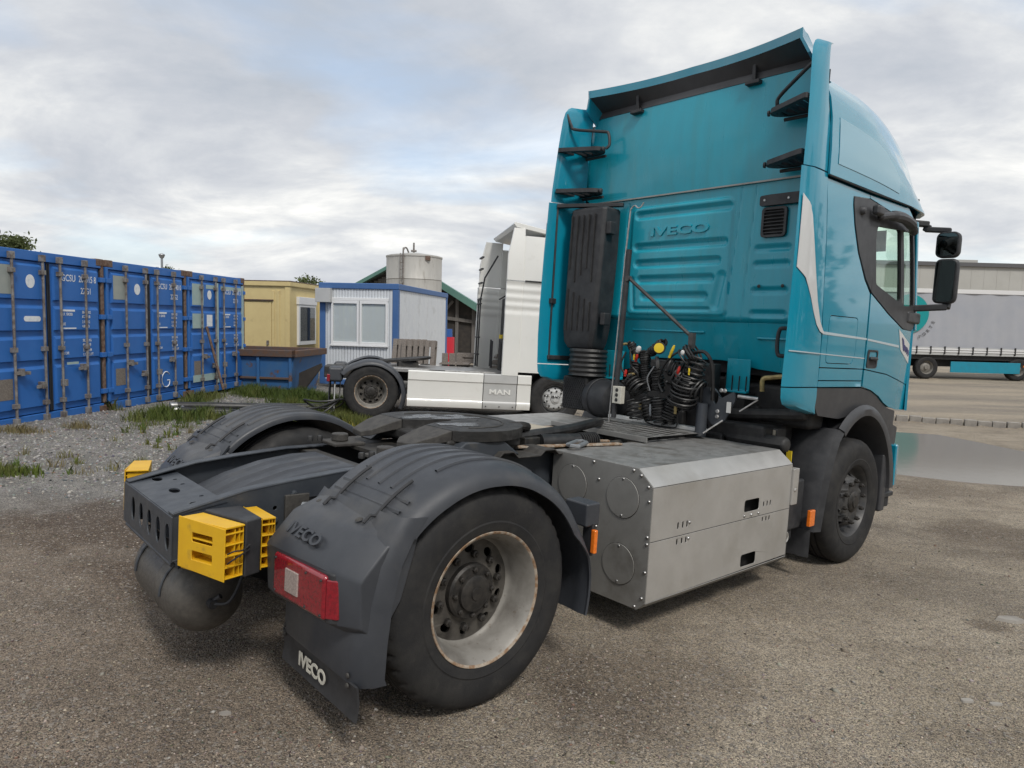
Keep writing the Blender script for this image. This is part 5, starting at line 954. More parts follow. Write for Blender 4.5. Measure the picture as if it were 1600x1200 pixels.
# ================================================================== white tractor unit behind
wl = Vector((.98, .198, 0)).normalized(); wn_ = Vector((-wl.y, wl.x, 0))
wo = Vector((-2.60, 12.75, 0))+wn_*1.24
def tilt_frame(ux, org):
    """local frame lying on the sloping yard at org with x along ux"""
    nrm = Vector((.03324, .02252, 1)).normalized(); x = (ux-nrm*ux.dot(nrm)).normalized(); y = nrm.cross(x)
    return Matrix(((x.x, y.x, nrm.x, org.x), (x.y, y.y, nrm.y, org.y), (x.z, y.z, nrm.z, gz1(org.x, org.y)), (0,0,0,1)))
WT = thing('tractor_truck', 'white tractor truck with white side skirts standing before the site cabin', 'truck', mtx=tilt_frame(wl, wo))
for s in (-1, 1):
    rear_wheel(WT, 0, s*1.09, s); front_wheel(WT, 3.5, s*1.09, s, 'rim_dark', 'truck_grey')
    mir = s > 0
    rows = []
    for a in np.linspace(-28, 150, 40):
        r0 = interp(a, [-28,20,60,90,120,150], [.66,.62,.585,.58,.59,.66]); c, q = cos(rad(a)), sin(rad(a))
        rows.append([(c*(r0+d), y, TR+q*(r0+d)) for y, d in ((-.62,-.02),(-.66,.0),(-1.15,.0),(-1.23,-.02),(-1.26,-.05),(-1.262,-.085))])
    m = MB(); m.grid(rows); m.build('fender', 'fender', WT, mir=mir, solid=.012, ang=45)
    m = MB(); m.box(-.78,-.52,-.66,-1.22,.66,.93); m.build('lamp_housing', 'fender', WT, mir=mir, bevel=.05)
    m = MB(); m.box(-.80,-.74,-.72,-1.23,.66,.80); m.build('tail_lamp', 'red_lens', WT, mir=mir, bevel=.015)
    m = MB(); m.box(-.76,-.745,-.62,-1.22,.25,.66); m.build('mudflap', 'fender', WT, mir=mir, bevel=.004); m = MB(); m.box(-.66,-.64,-1.10,-1.22,.12,.62); m.build('guard', 'truck_grey', WT, mir=mir, bevel=.004)
    # skirts
    for nm, x0, x1, mt in (('side_skirt', .66, 2.07, 'truck_white'), ('tank_cover', 2.085, 2.72, 'truck_grey'), ('side_skirt', 2.735, 3.0, 'truck_white')):
        sk = bpy.data.objects.new(nm, None); COL.objects.link(sk); sk.parent = WT
        rows = [[(x, -1.25+dy, z) for x in (x0, x0+.03, x1-.03, x1)] for z, dy in ((.94,.03),(.92,.0),(.78,.0),(.765,.016),(.74,.02),(.42,.02),(.40,.006),(.37,.0),(.28,.03))]
        m = MB(); m.grid(rows); m.build('skin', mt, sk, mir=mir, solid=.02, ang=30, bevel=.006)
        if mt == 'truck_grey':
            text('lettering', 'MAN', .13, 'truck_white', sk, (2.40, s*1.243, .60), (-s,0,0) if s > 0 else (1,0,0), (0,0,1), .007, .004, 1.45)
            m = MB(); [m.lathe([(0,.006),(.01,.005),(.013,0)], (x,-1.25,z), (0,-1,0), 10) for x in (2.14,2.4,2.66) for z in (.90,.325)]; m.build_each('bolt', 'engine_dark', sk, mir=mir)
    m = MB(); m.box(1.05,1.35,-1.15,-1.2,.93,.965); m.build('tank_cap', 'engine_dark', WT, mir=mir, bevel=.01)
    # cab side, fairing
    for nm, x0, x1, z0, z1 in (('side_fairing', 2.42 if s < 0 else 2.24, 2.72, .93, 2.72), ('cab_side', 2.728, 4.7, 1.0, 2.72), ('roof_fairing', 2.42 if s < 0 else 2.26, 2.72, 2.735, 3.72), ('roof_side', 2.728, 4.4, 2.735, 3.58)):
        rows = []; Zs = np.linspace(z0, z1, 60)
        for z in Zs:
            rb = 0
            if 1 < z < 2.72: rb = .018*(abs(sin((z-2.10)*pi/.155)) if 2.10 < z < 2.72 else 0)
            lo = .05*max(0, (1.45-z)/.45); r_in = .08*max(0, (z-2.9)/.8)**2
            xx0 = x0+.10*max(0, (z-3.2)/.5)*(nm == 'roof_fairing'); xx1 = x1-(.5*max(0, (z-3.0)/.55)**2 if nm == 'roof_side' else 0)
            rows.append([(lerp(xx0, xx1, t), -1.25+rb+lo*0+r_in+(.02 if t in (0, 1) else 0), z) for t in (0, .02, .5, .98, 1)])
        m = MB(); m.grid(rows); m.build(nm, 'truck_white', WT, mir=mir, solid=.03, ang=40)
    m = MB(); m.box(2.76,3.3,-1.27,-1.28,2.72,2.745); m.build('roof_slot', 'engine_dark', WT, mir=mir)
    m = MB(); rr = rrect(2.85,3.25,1.35,2.05,.04); m.tube([(x,-1.252,z) for x, z in rr], .006, 6, True); m.build('locker_seam', 'truck_grey', WT, mir=mir)
    m = MB(); m.box(.3,4.9,-.40,-.33,.68,.95); m.build('frame_rail', 'grime', WT, mir=mir)
    rows = [[(3.5+.62*cos(rad(a)), y, TR+.66*sin(rad(a))) for y in (-.8,-1.15,-1.18)] for a in np.linspace(5, 180, 20)]
    m = MB(); m.grid(rows); m.build('wheel_arch', 'engine_dark', WT, mir=mir, solid=.02)
m = MB(); m.box(2.85,4.6,-1.22,1.22,1.0,2.72); m.build('cab_body', 'truck_white', WT, bevel=.05)
rows = [[(2.85-.012*(abs(sin((z-1.4)*pi/.22)) if 1.4 < z < 2.1 else 0), y, z) for y in (-1.1,-.6,0,.6,1.1)] for z in np.linspace(1.0, 2.72, 50)]
m = MB(); m.grid(rows); m.build('rear_wall', 'truck_white', WT, ang=40, solid=.01)
m = MB(); m.loft([[(2.86,y,2.72),(2.86,y,3.5),(3.3,y,3.66),(4.2,y,3.45),(4.6,y,2.72)] for y in (-1.19,1.19)]); m.build('cab_roof', 'truck_white', WT, bevel=.05)
m = MB(); m.loft([[(2.50,y,3.80-.0*abs(y)),(2.52,y,3.84),(3.5,y,3.68),(3.4,y,3.62),(2.56,y,3.74)] for y in (-1.15,-.6,0,.6,1.15)]); m.build('spoiler', 'truck_white', WT, bevel=.01)
m = MB(); m.box(2.75,2.86,.55,1.0,1.0,2.5); m.build('snorkel', 'black_plastic', WT, bevel=.03)
m = MB(); [m.tube([(2.25,y,.98),(2.25,y,2.45)], .018, 6) for y in (.85,1.12)]; [m.bar((2.25,.80,z),(2.25,1.20,z), .05, .03) for z in (1.25,1.62,2.35,2.45,2.8,3.1,3.35)]; m.tube([(2.25,.85,2.45),(2.3,.75,2.9),(2.5,.4,3.35)], .018, 6); m.build_each('ladder', 'black_plastic', WT)
m = MB(); m.tube(spline([(2.80,-1.1,2.62),(2.70,-.5,2.60),(2.65,.2,2.50),(2.6,.5,2.45)]), .015, 6); m.box(2.70,2.80,-1.13,-1.07,2.5,2.66); m.build('hose_rail', 'black_plastic', WT)
m = MB(); m.tube(rrect_pts := [(2.52,.62,z) for z in (.98,1.55)]+[(2.52,.80,1.58),(2.52,.80,1.0)], .02, 6); m.build('rail', 'black_plastic', WT)
for y, R_ in ((-.35,.14),(-.7,.16),(-.55,.13)):
    m = MB(); m.tube(helix((2.66,y,1.55),(2.66,y-.02,1.0), R_, 22, 10), .013, 5); m.build('coiled_hose', 'rubber_hose', WT)
m = MB(); m.box(2.6,2.85,-1.0,.3,.95,1.62); m.build('coupling_panel', 'engine_dark', WT, bevel=.02); m = MB(); m.tube([(2.58,-.05,1.62),(2.58,-.05,1.70)], .04, 8); m.build('coupling', 'wire_yellow', WT)
m = MB(); m.box(.3,2.7,-.9,.9,.88,.955); m.build('deck', 'alu_tread', WT, bevel=.01); m = MB(); m.box(-.9,.4,-.39,.39,.68,.90); m.build('frame_tail', 'grime', WT, bevel=.02)
outl2 = [(.75+.42*cos(rad(a)), .46*sin(rad(a))) for a in range(-125, 126, 14)]+[(.15,.36),(.1,.15),(.7,.03),(.7,-.03),(.1,-.15),(.15,-.36)]
plate('fifth_wheel', outl2, [], lambda u, v, d: (u, v, 1.12+.12*(u-.7)-d), .05, 'grease', WT, bevel=.008)
m = MB(); m.box(.5,.9,-.4,.4,.9,1.06); m.build('pedestal', 'grime', WT, bevel=.02)
m = MB(); m.tube([(0,-.9,TR),(0,.9,TR)], .1, 12); m.tube([(3.5,-.9,TR),(3.5,.9,TR)], .07, 10); m.box(2.9,4.5,-.8,.8,.5,1.0); m.box(1.0,2.6,-1.15,1.15,.40,.85); m.build_each('undercarriage', 'engine_dark', WT, bevel=.03)
text('lettering', 'MAN', .07, 'engine_dark', WT, (3.5, -1.262, .56), (1,0,0), (0,0,1), .002, .001, 1.2)

# ================================================================== shipping containers
cu_ = Vector((.0955, .9954, 0)).normalized(); cn = Vector((cu_.y, -cu_.x, 0))     # along the row / out of the doors
def container(i, num, cap, label, extra):
    org = Vector((-6.965, 12.0, 0))+cu_*(2.5*i); z0 = -.10
    C = thing('shipping_container', label, 'container', mtx=Matrix(((cu_.x, -cn.x, 0, org.x), (cu_.y, -cn.y, 0, org.y), (0, 0, 1, z0), (0, 0, 0, 1))), group='blue shipping containers in a row')
    W_, H_, D_ = 2.44, 2.59, 6.06      # local: u = x along the row, y into the container, z up; doors at y=0
    m = MB(); m.box(.03,W_-.03,.10,D_,.12,H_-.03); m.build('body', 'container_blue', C)
    # corrugated sides and roof
    for x in (.03, W_-.03):
        s_ = -1 if x < 1 else 1; P = []; k = 0
        for y in np.arange(.2, D_-.1, .07): P.append((x+s_*(.0 if (k//2) % 2 else .028), y)); k += 1
        m = MB(); m.grid([[(a, b, .15) for a, b in P], [(a, b, H_-.1) for a, b in P]]); m.build('side_wall', 'container_blue', C, ang=0)
    for x0, x1 in ((0,.06),(W_-.06,W_)):
        m = MB(); m.box(x0,x1,-.01,.12,.16,H_-.12); m.build('corner_post', 'container_blue' if x0 == 0 else 'rust', C, bevel=.008)
    m = MB(); m.box(.06,W_-.06,-.005,.12,H_-.155,H_-.012); m.build('header', 'container_blue', C, bevel=.008)
    m = MB(); m.box(.06,W_-.06,-.005,.12,.005,.15); m.build('sill', 'container_blue', C, bevel=.008)
    for x0 in (0, W_-.178):
        for zc in (0, H_-.118):
            for y in (-.012, D_-.15): m = MB(); m.box(x0,x0+.178,y,y+.162,zc,zc+.118); m.build('corner_casting', 'rust', C, bevel=.01)
    for side in (0, 1):
        x0, x1 = (.07, 1.205) if side == 0 else (1.235, W_-.07)
        dr = bpy.data.objects.new('door', None); COL.objects.link(dr); dr.parent = C
        m = MB(); m.box(x0,x1,.03,.07,.165,H_-.165); m.build('leaf', 'container_blue', dr, bevel=.004)
        for z0_, z1_ in ((1.86,2.40),(1.40,1.78),(.955,1.32),(.26,.875)):
            m = MB(); m.add([(x0+.07,.032,z0_),(x1-.07,.032,z0_),(x1-.07,.032,z1_),(x0+.07,.032,z1_),(x0+.085,-.006,z0_+.012),(x1-.085,-.006,z0_+.012),(x1-.085,-.006,z1_-.05),(x0+.085,-.006,z1_-.05)], [(4,5,6,7),(0,1,5,4),(1,2,6,5),(2,3,7,6),(3,0,4,7)]); m.build('panel', 'container_blue', dr, ang=0)
        for x in (x0+.005, x1-.005): m = MB(); m.box(x-.012,x+.012,.015,.06,.17,H_-.17); m.build('gasket', 'gasket', dr)
        for x in ((x0+.40, x1-.16) if side == 0 else (x0+.16, x1-.42)):
            rd = bpy.data.objects.new('lock_rod', None); COL.objects.link(rd); rd.parent = dr
            m = MB(); m.tube([(x,-.045,.06),(x,-.045,H_-.06)], .019, 10); m.build('rod', 'rod', rd)
            for z in (.09, H_-.11): m = MB(); m.box(x-.035,x+.035,-.075,-.0,z-.05,z+.05); m.build('cam_keeper', 'rod', rd, bevel=.006)
            for z in (.32, 1.13, 2.27): m = MB(); m.box(x-.04,x+.04,-.07,.0,z-.035,z+.035); m.build('bracket', 'rod', rd, bevel=.006)
            zh = (.80, .58)[(x == x1-.16 and side == 0) or (x == x0+.16 and side == 1)]
            dx = .24 if x < (x0+x1)/2 and side == 0 else -.24 if side == 1 and x > (x0+x1)/2 else -.22 if side == 0 else .06
            m = MB(); m.bar((x,-.06,zh),(x+dx,-.075,zh-.01), .02, .05); m.box(x+dx*.4-.03,x+dx*.4+.03,-.09,.0,zh-.045,zh+.06); m.build('handle', 'rod', rd, bevel=.004)
        for z in (.36, .98, 1.62, 2.24):
            xh = .05 if side == 0 else W_-.05
            m = MB(); m.box(xh-.06,xh+.06,-.03,.03,z-.04,z+.04); m.build_each('hinge', 'container_blue', dr, bevel=.006)
    def dec(name, x0, x1, za, zb, mt, dy=-.009): m = MB(); m.box(x0,x1,dy,dy+.002,za,zb); return m.build(name, mt, C)
    def tx(s, x, z, size, sx=.8, al='LEFT'): text('lettering', s, size, 'letter_white', C, (x, -.0085, z), (1,0,0), (0,0,1), .0006, .001, sx, al)
    if i < 1: dec('sticker', .18, .52, 1.93, 2.34, 'sticker_grey')
    dec('plaque', .20, .46, .42, .72, 'plaque')
    m = MB(); m.prism(ell(.84, 2.13, .085, .10, 20), 'y', -.009, -.007); m.build('sticker', 'letter_white', C)
    if i == -1: m = MB(); m.prism(rrect(.70,1.02,1.54,1.62,.038), 'y', -.009, -.007); m.build('sticker', 'letter_white', C)
    m = MB(); m.prism(ell(1.98, .30, .06, .05, 16), 'y', -.009, -.007); m.build('sticker', 'letter_white', C)
    tx('GCSU', 1.46, 2.22, .15); tx(num, 1.84, 2.22, .15, .72); tx(cap, 1.88, 2.03, .14)
    for za, a, b1, b2 in ((1.655,'MAX. GROSS','30.480 KG','67.200 LB'), (1.50,'TARE','2.180 KG','4.800 LB'), (1.20,'NET','28.300 KG','62.390 LB'), (1.04,'CU.CAP.','33.2 CU.M','1.172 CU.FT')):
        tx(a, 1.42, za, .062, .75); tx(b1, 1.90, za+.035, .062, .75); tx(b2, 1.90, za-.035, .062, .75)
    dec('tape', 1.42, 1.74, 1.70, 1.73, 'letter_white'); dec('tape', 1.42, 1.76, 1.425, 1.445, 'letter_white')
    extra(C, dec)
def ex0(C, dec): dec('patch', 1.52, 1.78, .86, .90, 'patch_green', -.02)
def ex1(C, dec):
    P = [(1.68+.14*cos(a), -.012, .42+.15*sin(a)) for a in np.linspace(.7, 5.6, 18)]+[(1.80,-.012,.40),(1.72,-.012,.40)]
    m = MB(); m.tube(P, .010, 4); m.build('chalk_mark', 'letter_white', C)
def ex2(C, dec):
    for a in ((.155,.60,1.90,2.345),(.155,.60,1.41,1.72),(.155,1.10,.27,.42)): dec('patch', *a, 'patch_green')
    dec('patch', .70,1.11,2.26,2.345,'patch_green'); dec('patch', 1.32,2.28,2.27,2.345,'patch_green'); dec('label_sheet', .72,.95,1.45,1.70,'letter_white')
    m = MB(); m.box(1.07,1.12,-.062,-.03,.2,2.4); m.build('painted_strip', 'patch_green', C); m = MB(); m.box(2.32,2.37,-.02,.03,.2,2.4); m.build('painted_strip', 'patch_green', C)
    m = MB(); m.bar((.52,-.11,1.45),(.75,-.35,.08), .05, .05); m.build('iron_bar', 'rust', C, bevel=.01)
container(-1, '208515 8', '22G1', 'blue shipping container numbered GCSU 208515 8 with clean lock rods', ex0)
container(0, '208340 0', '22G2', 'blue shipping container numbered GCSU 208340 0 with a chalked G', ex1)
container(1, '208100 3', '22G1', 'blue shipping container with pale green patches beside the skip', ex2)

# ================================================================== yellow cabin, skip, white site cabin
Y = thing('site_cabin', 'cream yellow site cabin standing behind the blue skip', 'cabin', (-6.26, 20.5, 0))
def yl(name, mt, f, bevel=0.): m = MB(); f(m); return m.build(name, mt, Y, bevel=bevel)
ud, vd = Vector((-.985, .174, 0)).normalized(), Vector((.03, 1, 0)).normalized()
Y.matrix_world = Matrix(((ud.x, vd.x, 0, -6.55), (ud.y, vd.y, 0, 20.5), (0, 0, 1, -.25), (0, 0, 0, 1)))
yl('wall', 'cream', lambda m: m.box(.02,5.9,.02,2.42,.1,2.75))
yl('roof', 'cream', lambda m: m.box(-.04,6.0,-.04,2.48,2.72,2.88), .03)
yl('roof_edge', 'rust', lambda m: m.box(-.045,6.005,-.045,2.485,2.865,2.89), .005)
for x, y in ((0,0),(0,2.30),(5.8,0)): yl('corner_post', 'cream', lambda m: m.box(x-.01,x+.14,y-.01,y+.14,0,2.75), .02)
for x in np.arange(.3, 2.6, .16):
    if not .55 < x < 1.4: yl('wall_rib', 'cream', lambda m: m.box(x,x+.08,.0,.03,.2,2.6), .01)
yl('door', 'cream', lambda m: m.box(.55,1.45,-.012,.03,.2,2.25), .01); yl('door_hood', 'skip_rust', lambda m: m.box(.48,1.62,-.05,.02,2.30,2.335), .005); yl('door_handle', 'rod', lambda m: m.box(.62,.68,-.06,0,1.02,1.14), .005)
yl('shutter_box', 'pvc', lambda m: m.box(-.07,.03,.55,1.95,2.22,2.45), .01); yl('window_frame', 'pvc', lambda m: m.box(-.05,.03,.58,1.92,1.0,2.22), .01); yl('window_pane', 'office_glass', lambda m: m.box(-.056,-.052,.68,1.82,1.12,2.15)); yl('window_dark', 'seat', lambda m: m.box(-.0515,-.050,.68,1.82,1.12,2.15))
# skip
K = thing('skip', 'rusty blue steel skip standing in weeds before the cream cabin', 'skip', (-5.15, 17.5, gz1(-5.2, 17.4)-.03), rotz=rad(174))
def kp(name, mt, f, bevel=0.): m = MB(); f(m); return m.build(name, mt, K, bevel=bevel)
kp('tub', 'skip_blue', lambda m: m.loft([[(-.05,-.9,z),(2.4,-.9,z),(2.4,.9,z),(-.05,.9,z)] if z > .5 else [(.1,-.85,z),(2.3,-.85,z),(2.3,.85,z),(.1,.85,z)] for z in (.02,.98)]), .01)
kp('rim', 'skip_rust', lambda m: [m.box(-.12,2.5,.86,.98,.94,1.10), m.box(-.12,2.5,-.98,-.86,.94,1.10), m.box(-.14,-.02,-.98,.98,.94,1.10), m.box(2.4,2.5,-.98,.98,.94,1.10)], .012)
for x in (.0, .8, 1.6, 2.3): kp('stiffener', 'skip_blue', lambda m: m.box(x,x+.07,.88,.95,.05,.95), .01)
kp('belt', 'skip_rust', lambda m: m.box(0,2.4,.87,.93,.40,.45), .006)
kp('load', 'skip_rust', lambda m: m.box(.0,2.35,-.8,.8,.7,.96))
kp('end_flap', 'barn_dark', lambda m: m.prism([(-.03,.02),(-.05,.55),(-.60,.80),(-.62,.72),(-.12,.05)], 'y', .55, .62), .004)
# white and blue site cabin
fu = Vector((-.985, .172, 0)).normalized()*.91; su = Vector((.078, .997, 0)).normalized()
O = thing('site_cabin', 'white site cabin with blue frame and two windows', 'cabin')
O.matrix_world = Matrix(((fu.x, su.x, 0, -3.14), (fu.y, su.y, 0, 19.0), (0, 0, 1, -.22), (0, 0, 0, 1)))
def of(name, mt, f, bevel=0., par=None): m = MB(); f(m); return m.build(name, mt, par or O, bevel=bevel)
of('wall', 'office_white', lambda m: m.box(.04,2.36,.04,6.0,.05,2.62))
of('roof', 'office_blue', lambda m: m.box(-.03,2.45,-.03,6.09,2.62,2.78), .02)
for x in (0, 2.26):
    for y in (0, 5.93): of('corner_post', 'office_blue', lambda m: m.box(x-.02,x+.16,y-.02,y+.14,.0,2.62), .015)
of('floor_beam', 'office_blue', lambda m: [m.box(.1,2.3,-.02,.1,0,.14), m.box(-.02,.1,.1,5.95,0,.14)], .01)
m = MB(); k = 0
for x in np.arange(.16, 2.24, .0925):
    for z0, z1 in ((.14,1.10),(2.36,2.62)): m.box(x+.006,x+.086,.012,.045,z0,z1)
    if x < .30 or x > 2.05: m.box(x+.006,x+.086,.012,.045,1.10,2.36)
m.build('cladding', 'office_white', O, bevel=.006)
m = MB()
for y in np.arange(.14, 5.9, .25): m.box(.012,.045,y+.006,y+.243,.14,2.62)
m.build('cladding', 'office_white', O, bevel=.006)
for x0, x1 in ((.30,1.17),(1.19,2.06)):
    w = bpy.data.objects.new('window', None); COL.objects.link(w); w.parent = O
    plate('window_frame', [(x0,1.10),(x1,1.10),(x1,2.30),(x0,2.30)], [[(x0+.07,1.18),(x1-.07,1.18),(x1-.07,2.22),(x0+.07,2.22)]], lambda u, v, d: (u, -.03+d, v), .08, 'pvc', w, bevel=.008)
    m = MB(); m.box(x0+.07,x1-.07,.0,.004,1.18,2.22); m.build('pane', 'office_glass', w); m = MB(); m.box(x0+.07,x1-.07,.02,.024,1.18,2.22); m.build('blind', 'pvc', w)
of('shutter_box', 'pvc', lambda m: m.box(.28,2.08,-.03,.05,2.30,2.38), .008); of('sill', 'pvc', lambda m: m.box(.28,2.08,-.06,.03,1.06,1.10), .006)
of('lamp_box', 'truck_grey', lambda m: m.box(2.02,2.48,-.20,-.02,2.24,2.62), .01)

# ================================================================== barn, silo, pallets
B = thing('barn', 'grey timber barn with green metal roof behind the silo', 'barn', (-5.35, 34, -.75))
def bn(name, mt, f, bevel=0.): m = MB(); f(m); return m.build(name, mt, B, bevel=bevel)
bn('gable_wall', 'barn_dark', lambda m: m.prism([(-3.0,0),(3.6,0),(3.6,3.0),(0,4.95),(-3.0,3.4)], 'y', .06, .10))
for i, x in enumerate(np.arange(-2.95, .9, .19)):
    zt = 4.9+.51*x if x < 0 else 4.9-.54*x
    bn('plank', 'barn_wood', lambda m: m.box(x,x+.175,.0,.05+.006*(i % 3),1.0,zt), .0)
bn('back_wall', 'barn_brown', lambda m: m.box(1.0,3.5,5,5.1,0,3.0))
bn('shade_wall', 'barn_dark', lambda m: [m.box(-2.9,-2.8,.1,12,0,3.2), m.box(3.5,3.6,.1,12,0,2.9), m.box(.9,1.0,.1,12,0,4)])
for x in (1.05, 1.75, 2.6, 3.4): bn('post', 'barn_wood', lambda m: m.box(x-.08,x+.08,-.02,.14,0,4.8-.54*x), .01)
bn('tie_beam', 'barn_wood', lambda m: m.bar((1.0,.0,2.6),(3.6,.0,2.3), .12, .16)); bn('brace', 'barn_wood', lambda m: m.bar((1.75,.0,2.5),(2.4,.0,3.3), .1, .12))
for s, e, zt in ((-1,-3.5,3.2), (1,4.1,2.78)):
    bn('roof', 'roof_green', lambda m: m.prism([(0,5.22),(0,5.10),(e,zt-.06),(e,zt+.06)], 'y', -.5, 14))
    bn('roof_ridge', 'roof_green', lambda m: m.prism([(0,5.27),(0,4.98 if s > 0 else 5.10),(e,zt-(.28 if s > 0 else .1)),(e,zt+.09)], 'y', -.56, -.5))
SI = thing('silo', 'weathered pale metal silo tank with pipes on its lid', 'silo', (-4.45, 31.2, -.4))
def sl_(name, mt, f, ang=35): m = MB(); f(m); return m.build(name, mt, SI, ang=ang)
for k, (z0, z1) in enumerate(((0,1.3),(1.31,2.6),(2.61,3.72),(3.73,4.72))): sl_('shell_ring', 'silo', lambda m: m.lathe([(1.215,z0),(1.225,z0+.02),(1.215,z0+.04),(1.215,z1)], (0,0,0), (0,0,1), 48))
sl_('lid', 'silo', lambda m: m.lathe([(1.24,4.70),(1.24,4.76),(1.1,4.80),(.3,4.92),(0,4.93)], (0,0,0), (0,0,1), 48))
sl_('fill_pipe', 'rod', lambda m: m.tube(spline([(-.30,-1.24,1.0),(-.30,-1.24,4.6),(-.28,-1.15,4.98),(-.2,-1.0,5.04),(-.14,-.8,4.88)]), .035, 8))
sl_('vent_pipe', 'rod', lambda m: [m.tube([(.0,-.2,4.9),(.0,-.2,5.35)], .04, 8), m.tube([(-.12,-.2,5.0),(.12,-.2,5.0)], .05, 6)]); sl_('ladder', 'rod', lambda m: [m.tube([(-.42,-1.25,.6),(-.42,-1.25,4.8)], .02, 6)]+[m.bar((-.42,-1.25,z),(-.28,-1.26,z), .02, .02) for z in np.arange(.8, 4.7, .3)])
sl_('bracket', 'rust', lambda m: m.box(.62,.82,-1.08,-.9,4.55,4.72))
# upright and leaning pallets
def pallet(label, mtx):
    p = thing('pallet', label, 'pallet', mtx=mtx, group='weathered timber pallets by the white truck')
    for y in np.linspace(.0, .68, 6): m = MB(); m.box(0,1.2,y,y+.1,.122,.144); m.build('board', 'pallet_wood', p, bevel=.003)
    for x in (0,.53,1.06): m = MB(); m.box(x,x+.14,0,.78,.10,.121); m.build('crosspiece', 'pallet_wood', p, bevel=.003)
    for x in (0,.53,1.06):
        for y in (0,.33,.66): m = MB(); m.box(x,x+.14,y,y+.12,.022,.099); m.build('block', 'pallet_wood', p, bevel=.003)
    for y in (0,.33,.66): m = MB(); m.box(0,1.2,y,y+.12,0,.021); m.build('board', 'pallet_wood', p, bevel=.003)
gp = gz1(-1.7, 15.6)
def pose(x, y, z, rz, rx, ry): return Matrix.Translation((x, y, z)) @ Matrix.Rotation(rad(rz), 4, 'Z') @ Matrix.Rotation(rad(ry), 4, 'Y') @ Matrix.Rotation(rad(rx), 4, 'X')
pallet('grey pallet standing on end against the white site cabin', pose(-1.95, 15.45, gp+.33, 80, 0, -76))
pallet('grey pallet standing on end and leaning on its neighbour', pose(-1.72, 15.35, gp+.31, 78, 0, -80))
pallet('weathered pallet lying on edge between the upright ones and the white truck', pose(-1.72, 15.1, gp+.12, -4, 86, 0))
pallet('weathered pallet on edge topped by a broken crate', pose(-1.25, 15.9, gp+.45, -10, 80, 0))
m = MB(); [m.box(-1.55+.16*k,-1.42+.16*k,15.30,15.34,gp+.75,gp+1.25) for k in range(3)]; m.box(-1.6,-.95,15.25,15.85,gp+1.0,gp+1.03); m.box(-1.6,-.95,15.30,15.33,gp+.82,gp+.92)
tag(m.build('crate', 'pallet_wood', bevel=.004), 'broken slatted crate on top of the pallets by the white truck', 'crate')
m = MB(); m.box(-1.2,-.55,16.3,16.7,gz1(-1,16.5),gz1(-1,16.5)+.55); tag(m.build('crate', 'tan_board', bevel=.01), 'pale plywood box behind the white truck chassis', 'crate')
R2 = thing('oil_drum', 'tall red drum with blue lid standing before the barn', 'drum', (-2.55, 26.5, gz1(-2.55, 26.5)))
m = MB(); m.lathe([(0,0),(.33,0),(.33,.5),(.345,.52),(.33,.54),(.33,1.35),(0,1.36)], (0,0,0), (0,0,1), 24); m.build('shell', 'red_paint', R2); m = MB(); m.lathe([(0,1.66),(.34,1.65),(.35,1.36),(0,1.36)], (-.1,0,0), (0,0,1), 24); m.build('lid', 'blue_paint', R2)

# ================================================================== hoses and cable on the ground
def hz(P, dz): return [(x, y, gz1(x, y)+dz) for x, y in P]
for P, r, dz, lab in (([(-5.95,12.35),(-5.4,12.7),(-4.9,12.9),(-4.2,13.3),(-3.6,13.6)], .075, .09, 'thick black hose with a metal end lying past the containers'), ([(-5.7,12.0),(-5.3,12.05),(-4.95,12.2),(-4.8,12.15)], .06, .065, 'short black hose with pale couplings on the gravel'), ([(-5.75,12.2),(-5.5,11.95),(-5.1,11.9),(-4.85,12.0)], .05, .055, 'black hose curled beside the short one on the gravel'), ([(-4.4,12.9),(-3.9,12.6),(-3.5,12.7),(-3.3,13.0)], .04, .05, 'thin dark hose in the weeds behind the white truck fender')):
    h = thing('hose', lab, 'hose'); S_ = spline(hz(P, dz), 8); m = MB(); m.tube(S_, r, 12); m.build('tube', 'rubber_hose', h)
    for a, b_ in ((S_[0], S_[1]), (S_[-1], S_[-2])):
        d = (a-b_).normalized(); m = MB(); m.tube([a-d*.02, a+d*.10, a+d*.12], [r*.9, r*.9, r*1.1], 12); m.build('end_fitting', 'steel', h)
cb = thing('cable_coil', 'tangled dark cable hoop in the weeds behind the white truck', 'cable'); 
for k in range(4): 
    c0 = Vector((-3.55+.05*k, 12.35+.08*k, gz1(-3.5, 12.4)+.12+.05*k)); m = MB(); m.tube([c0+Vector((.36*cos(a), .22*sin(a), .10*sin(a+k)+.05*cos(2*a))) for a in np.linspace(0, 6.28, 25)[:-1]], .018, 6, True); m.build('loop', 'rubber_hose', cb)

# ================================================================== trailer and hall on the right
TZ = gz1(22, 31)
TL = thing('curtain_trailer', 'grey curtain sided semitrailer with teal side guards beyond the puddle', 'trailer', (15.0, 30.9, TZ))
def tl(name, mt, f, bevel=0., ang=35): m = MB(); f(m); return m.build(name, mt, TL, bevel=bevel, ang=ang)
rows = [[(x, .02*sin(x*5.2)+.012*sin(x*13+z)*(1-z/5), z) for x in np.linspace(0, 13.6, 160)] for z in np.linspace(1.40, 3.78, 6)]
tl('curtain', 'curtain', lambda m: m.grid(rows), ang=60)
tl('box_body', 'curtain', lambda m: m.box(.0,13.6,.05,2.5,1.30,3.95)); tl('top_rail', 'trailer_white', lambda m: m.box(-.02,13.62,-.04,.06,3.78,3.96), .01)
for z in (1.30, 1.20): tl('bottom_rail', 'trailer_white', lambda m: m.box(0,13.6,-.05,.0,z,z+.06), .006)
tl('tarp_border', 'truck_grey', lambda m: m.box(0,13.6,-.025,-.02,1.08,1.42))
for x in np.arange(.3, 13.6, .62): tl('strap', 'engine_dark', lambda m: m.box(x-.022,x+.022,-.075,-.03,1.12,1.46))
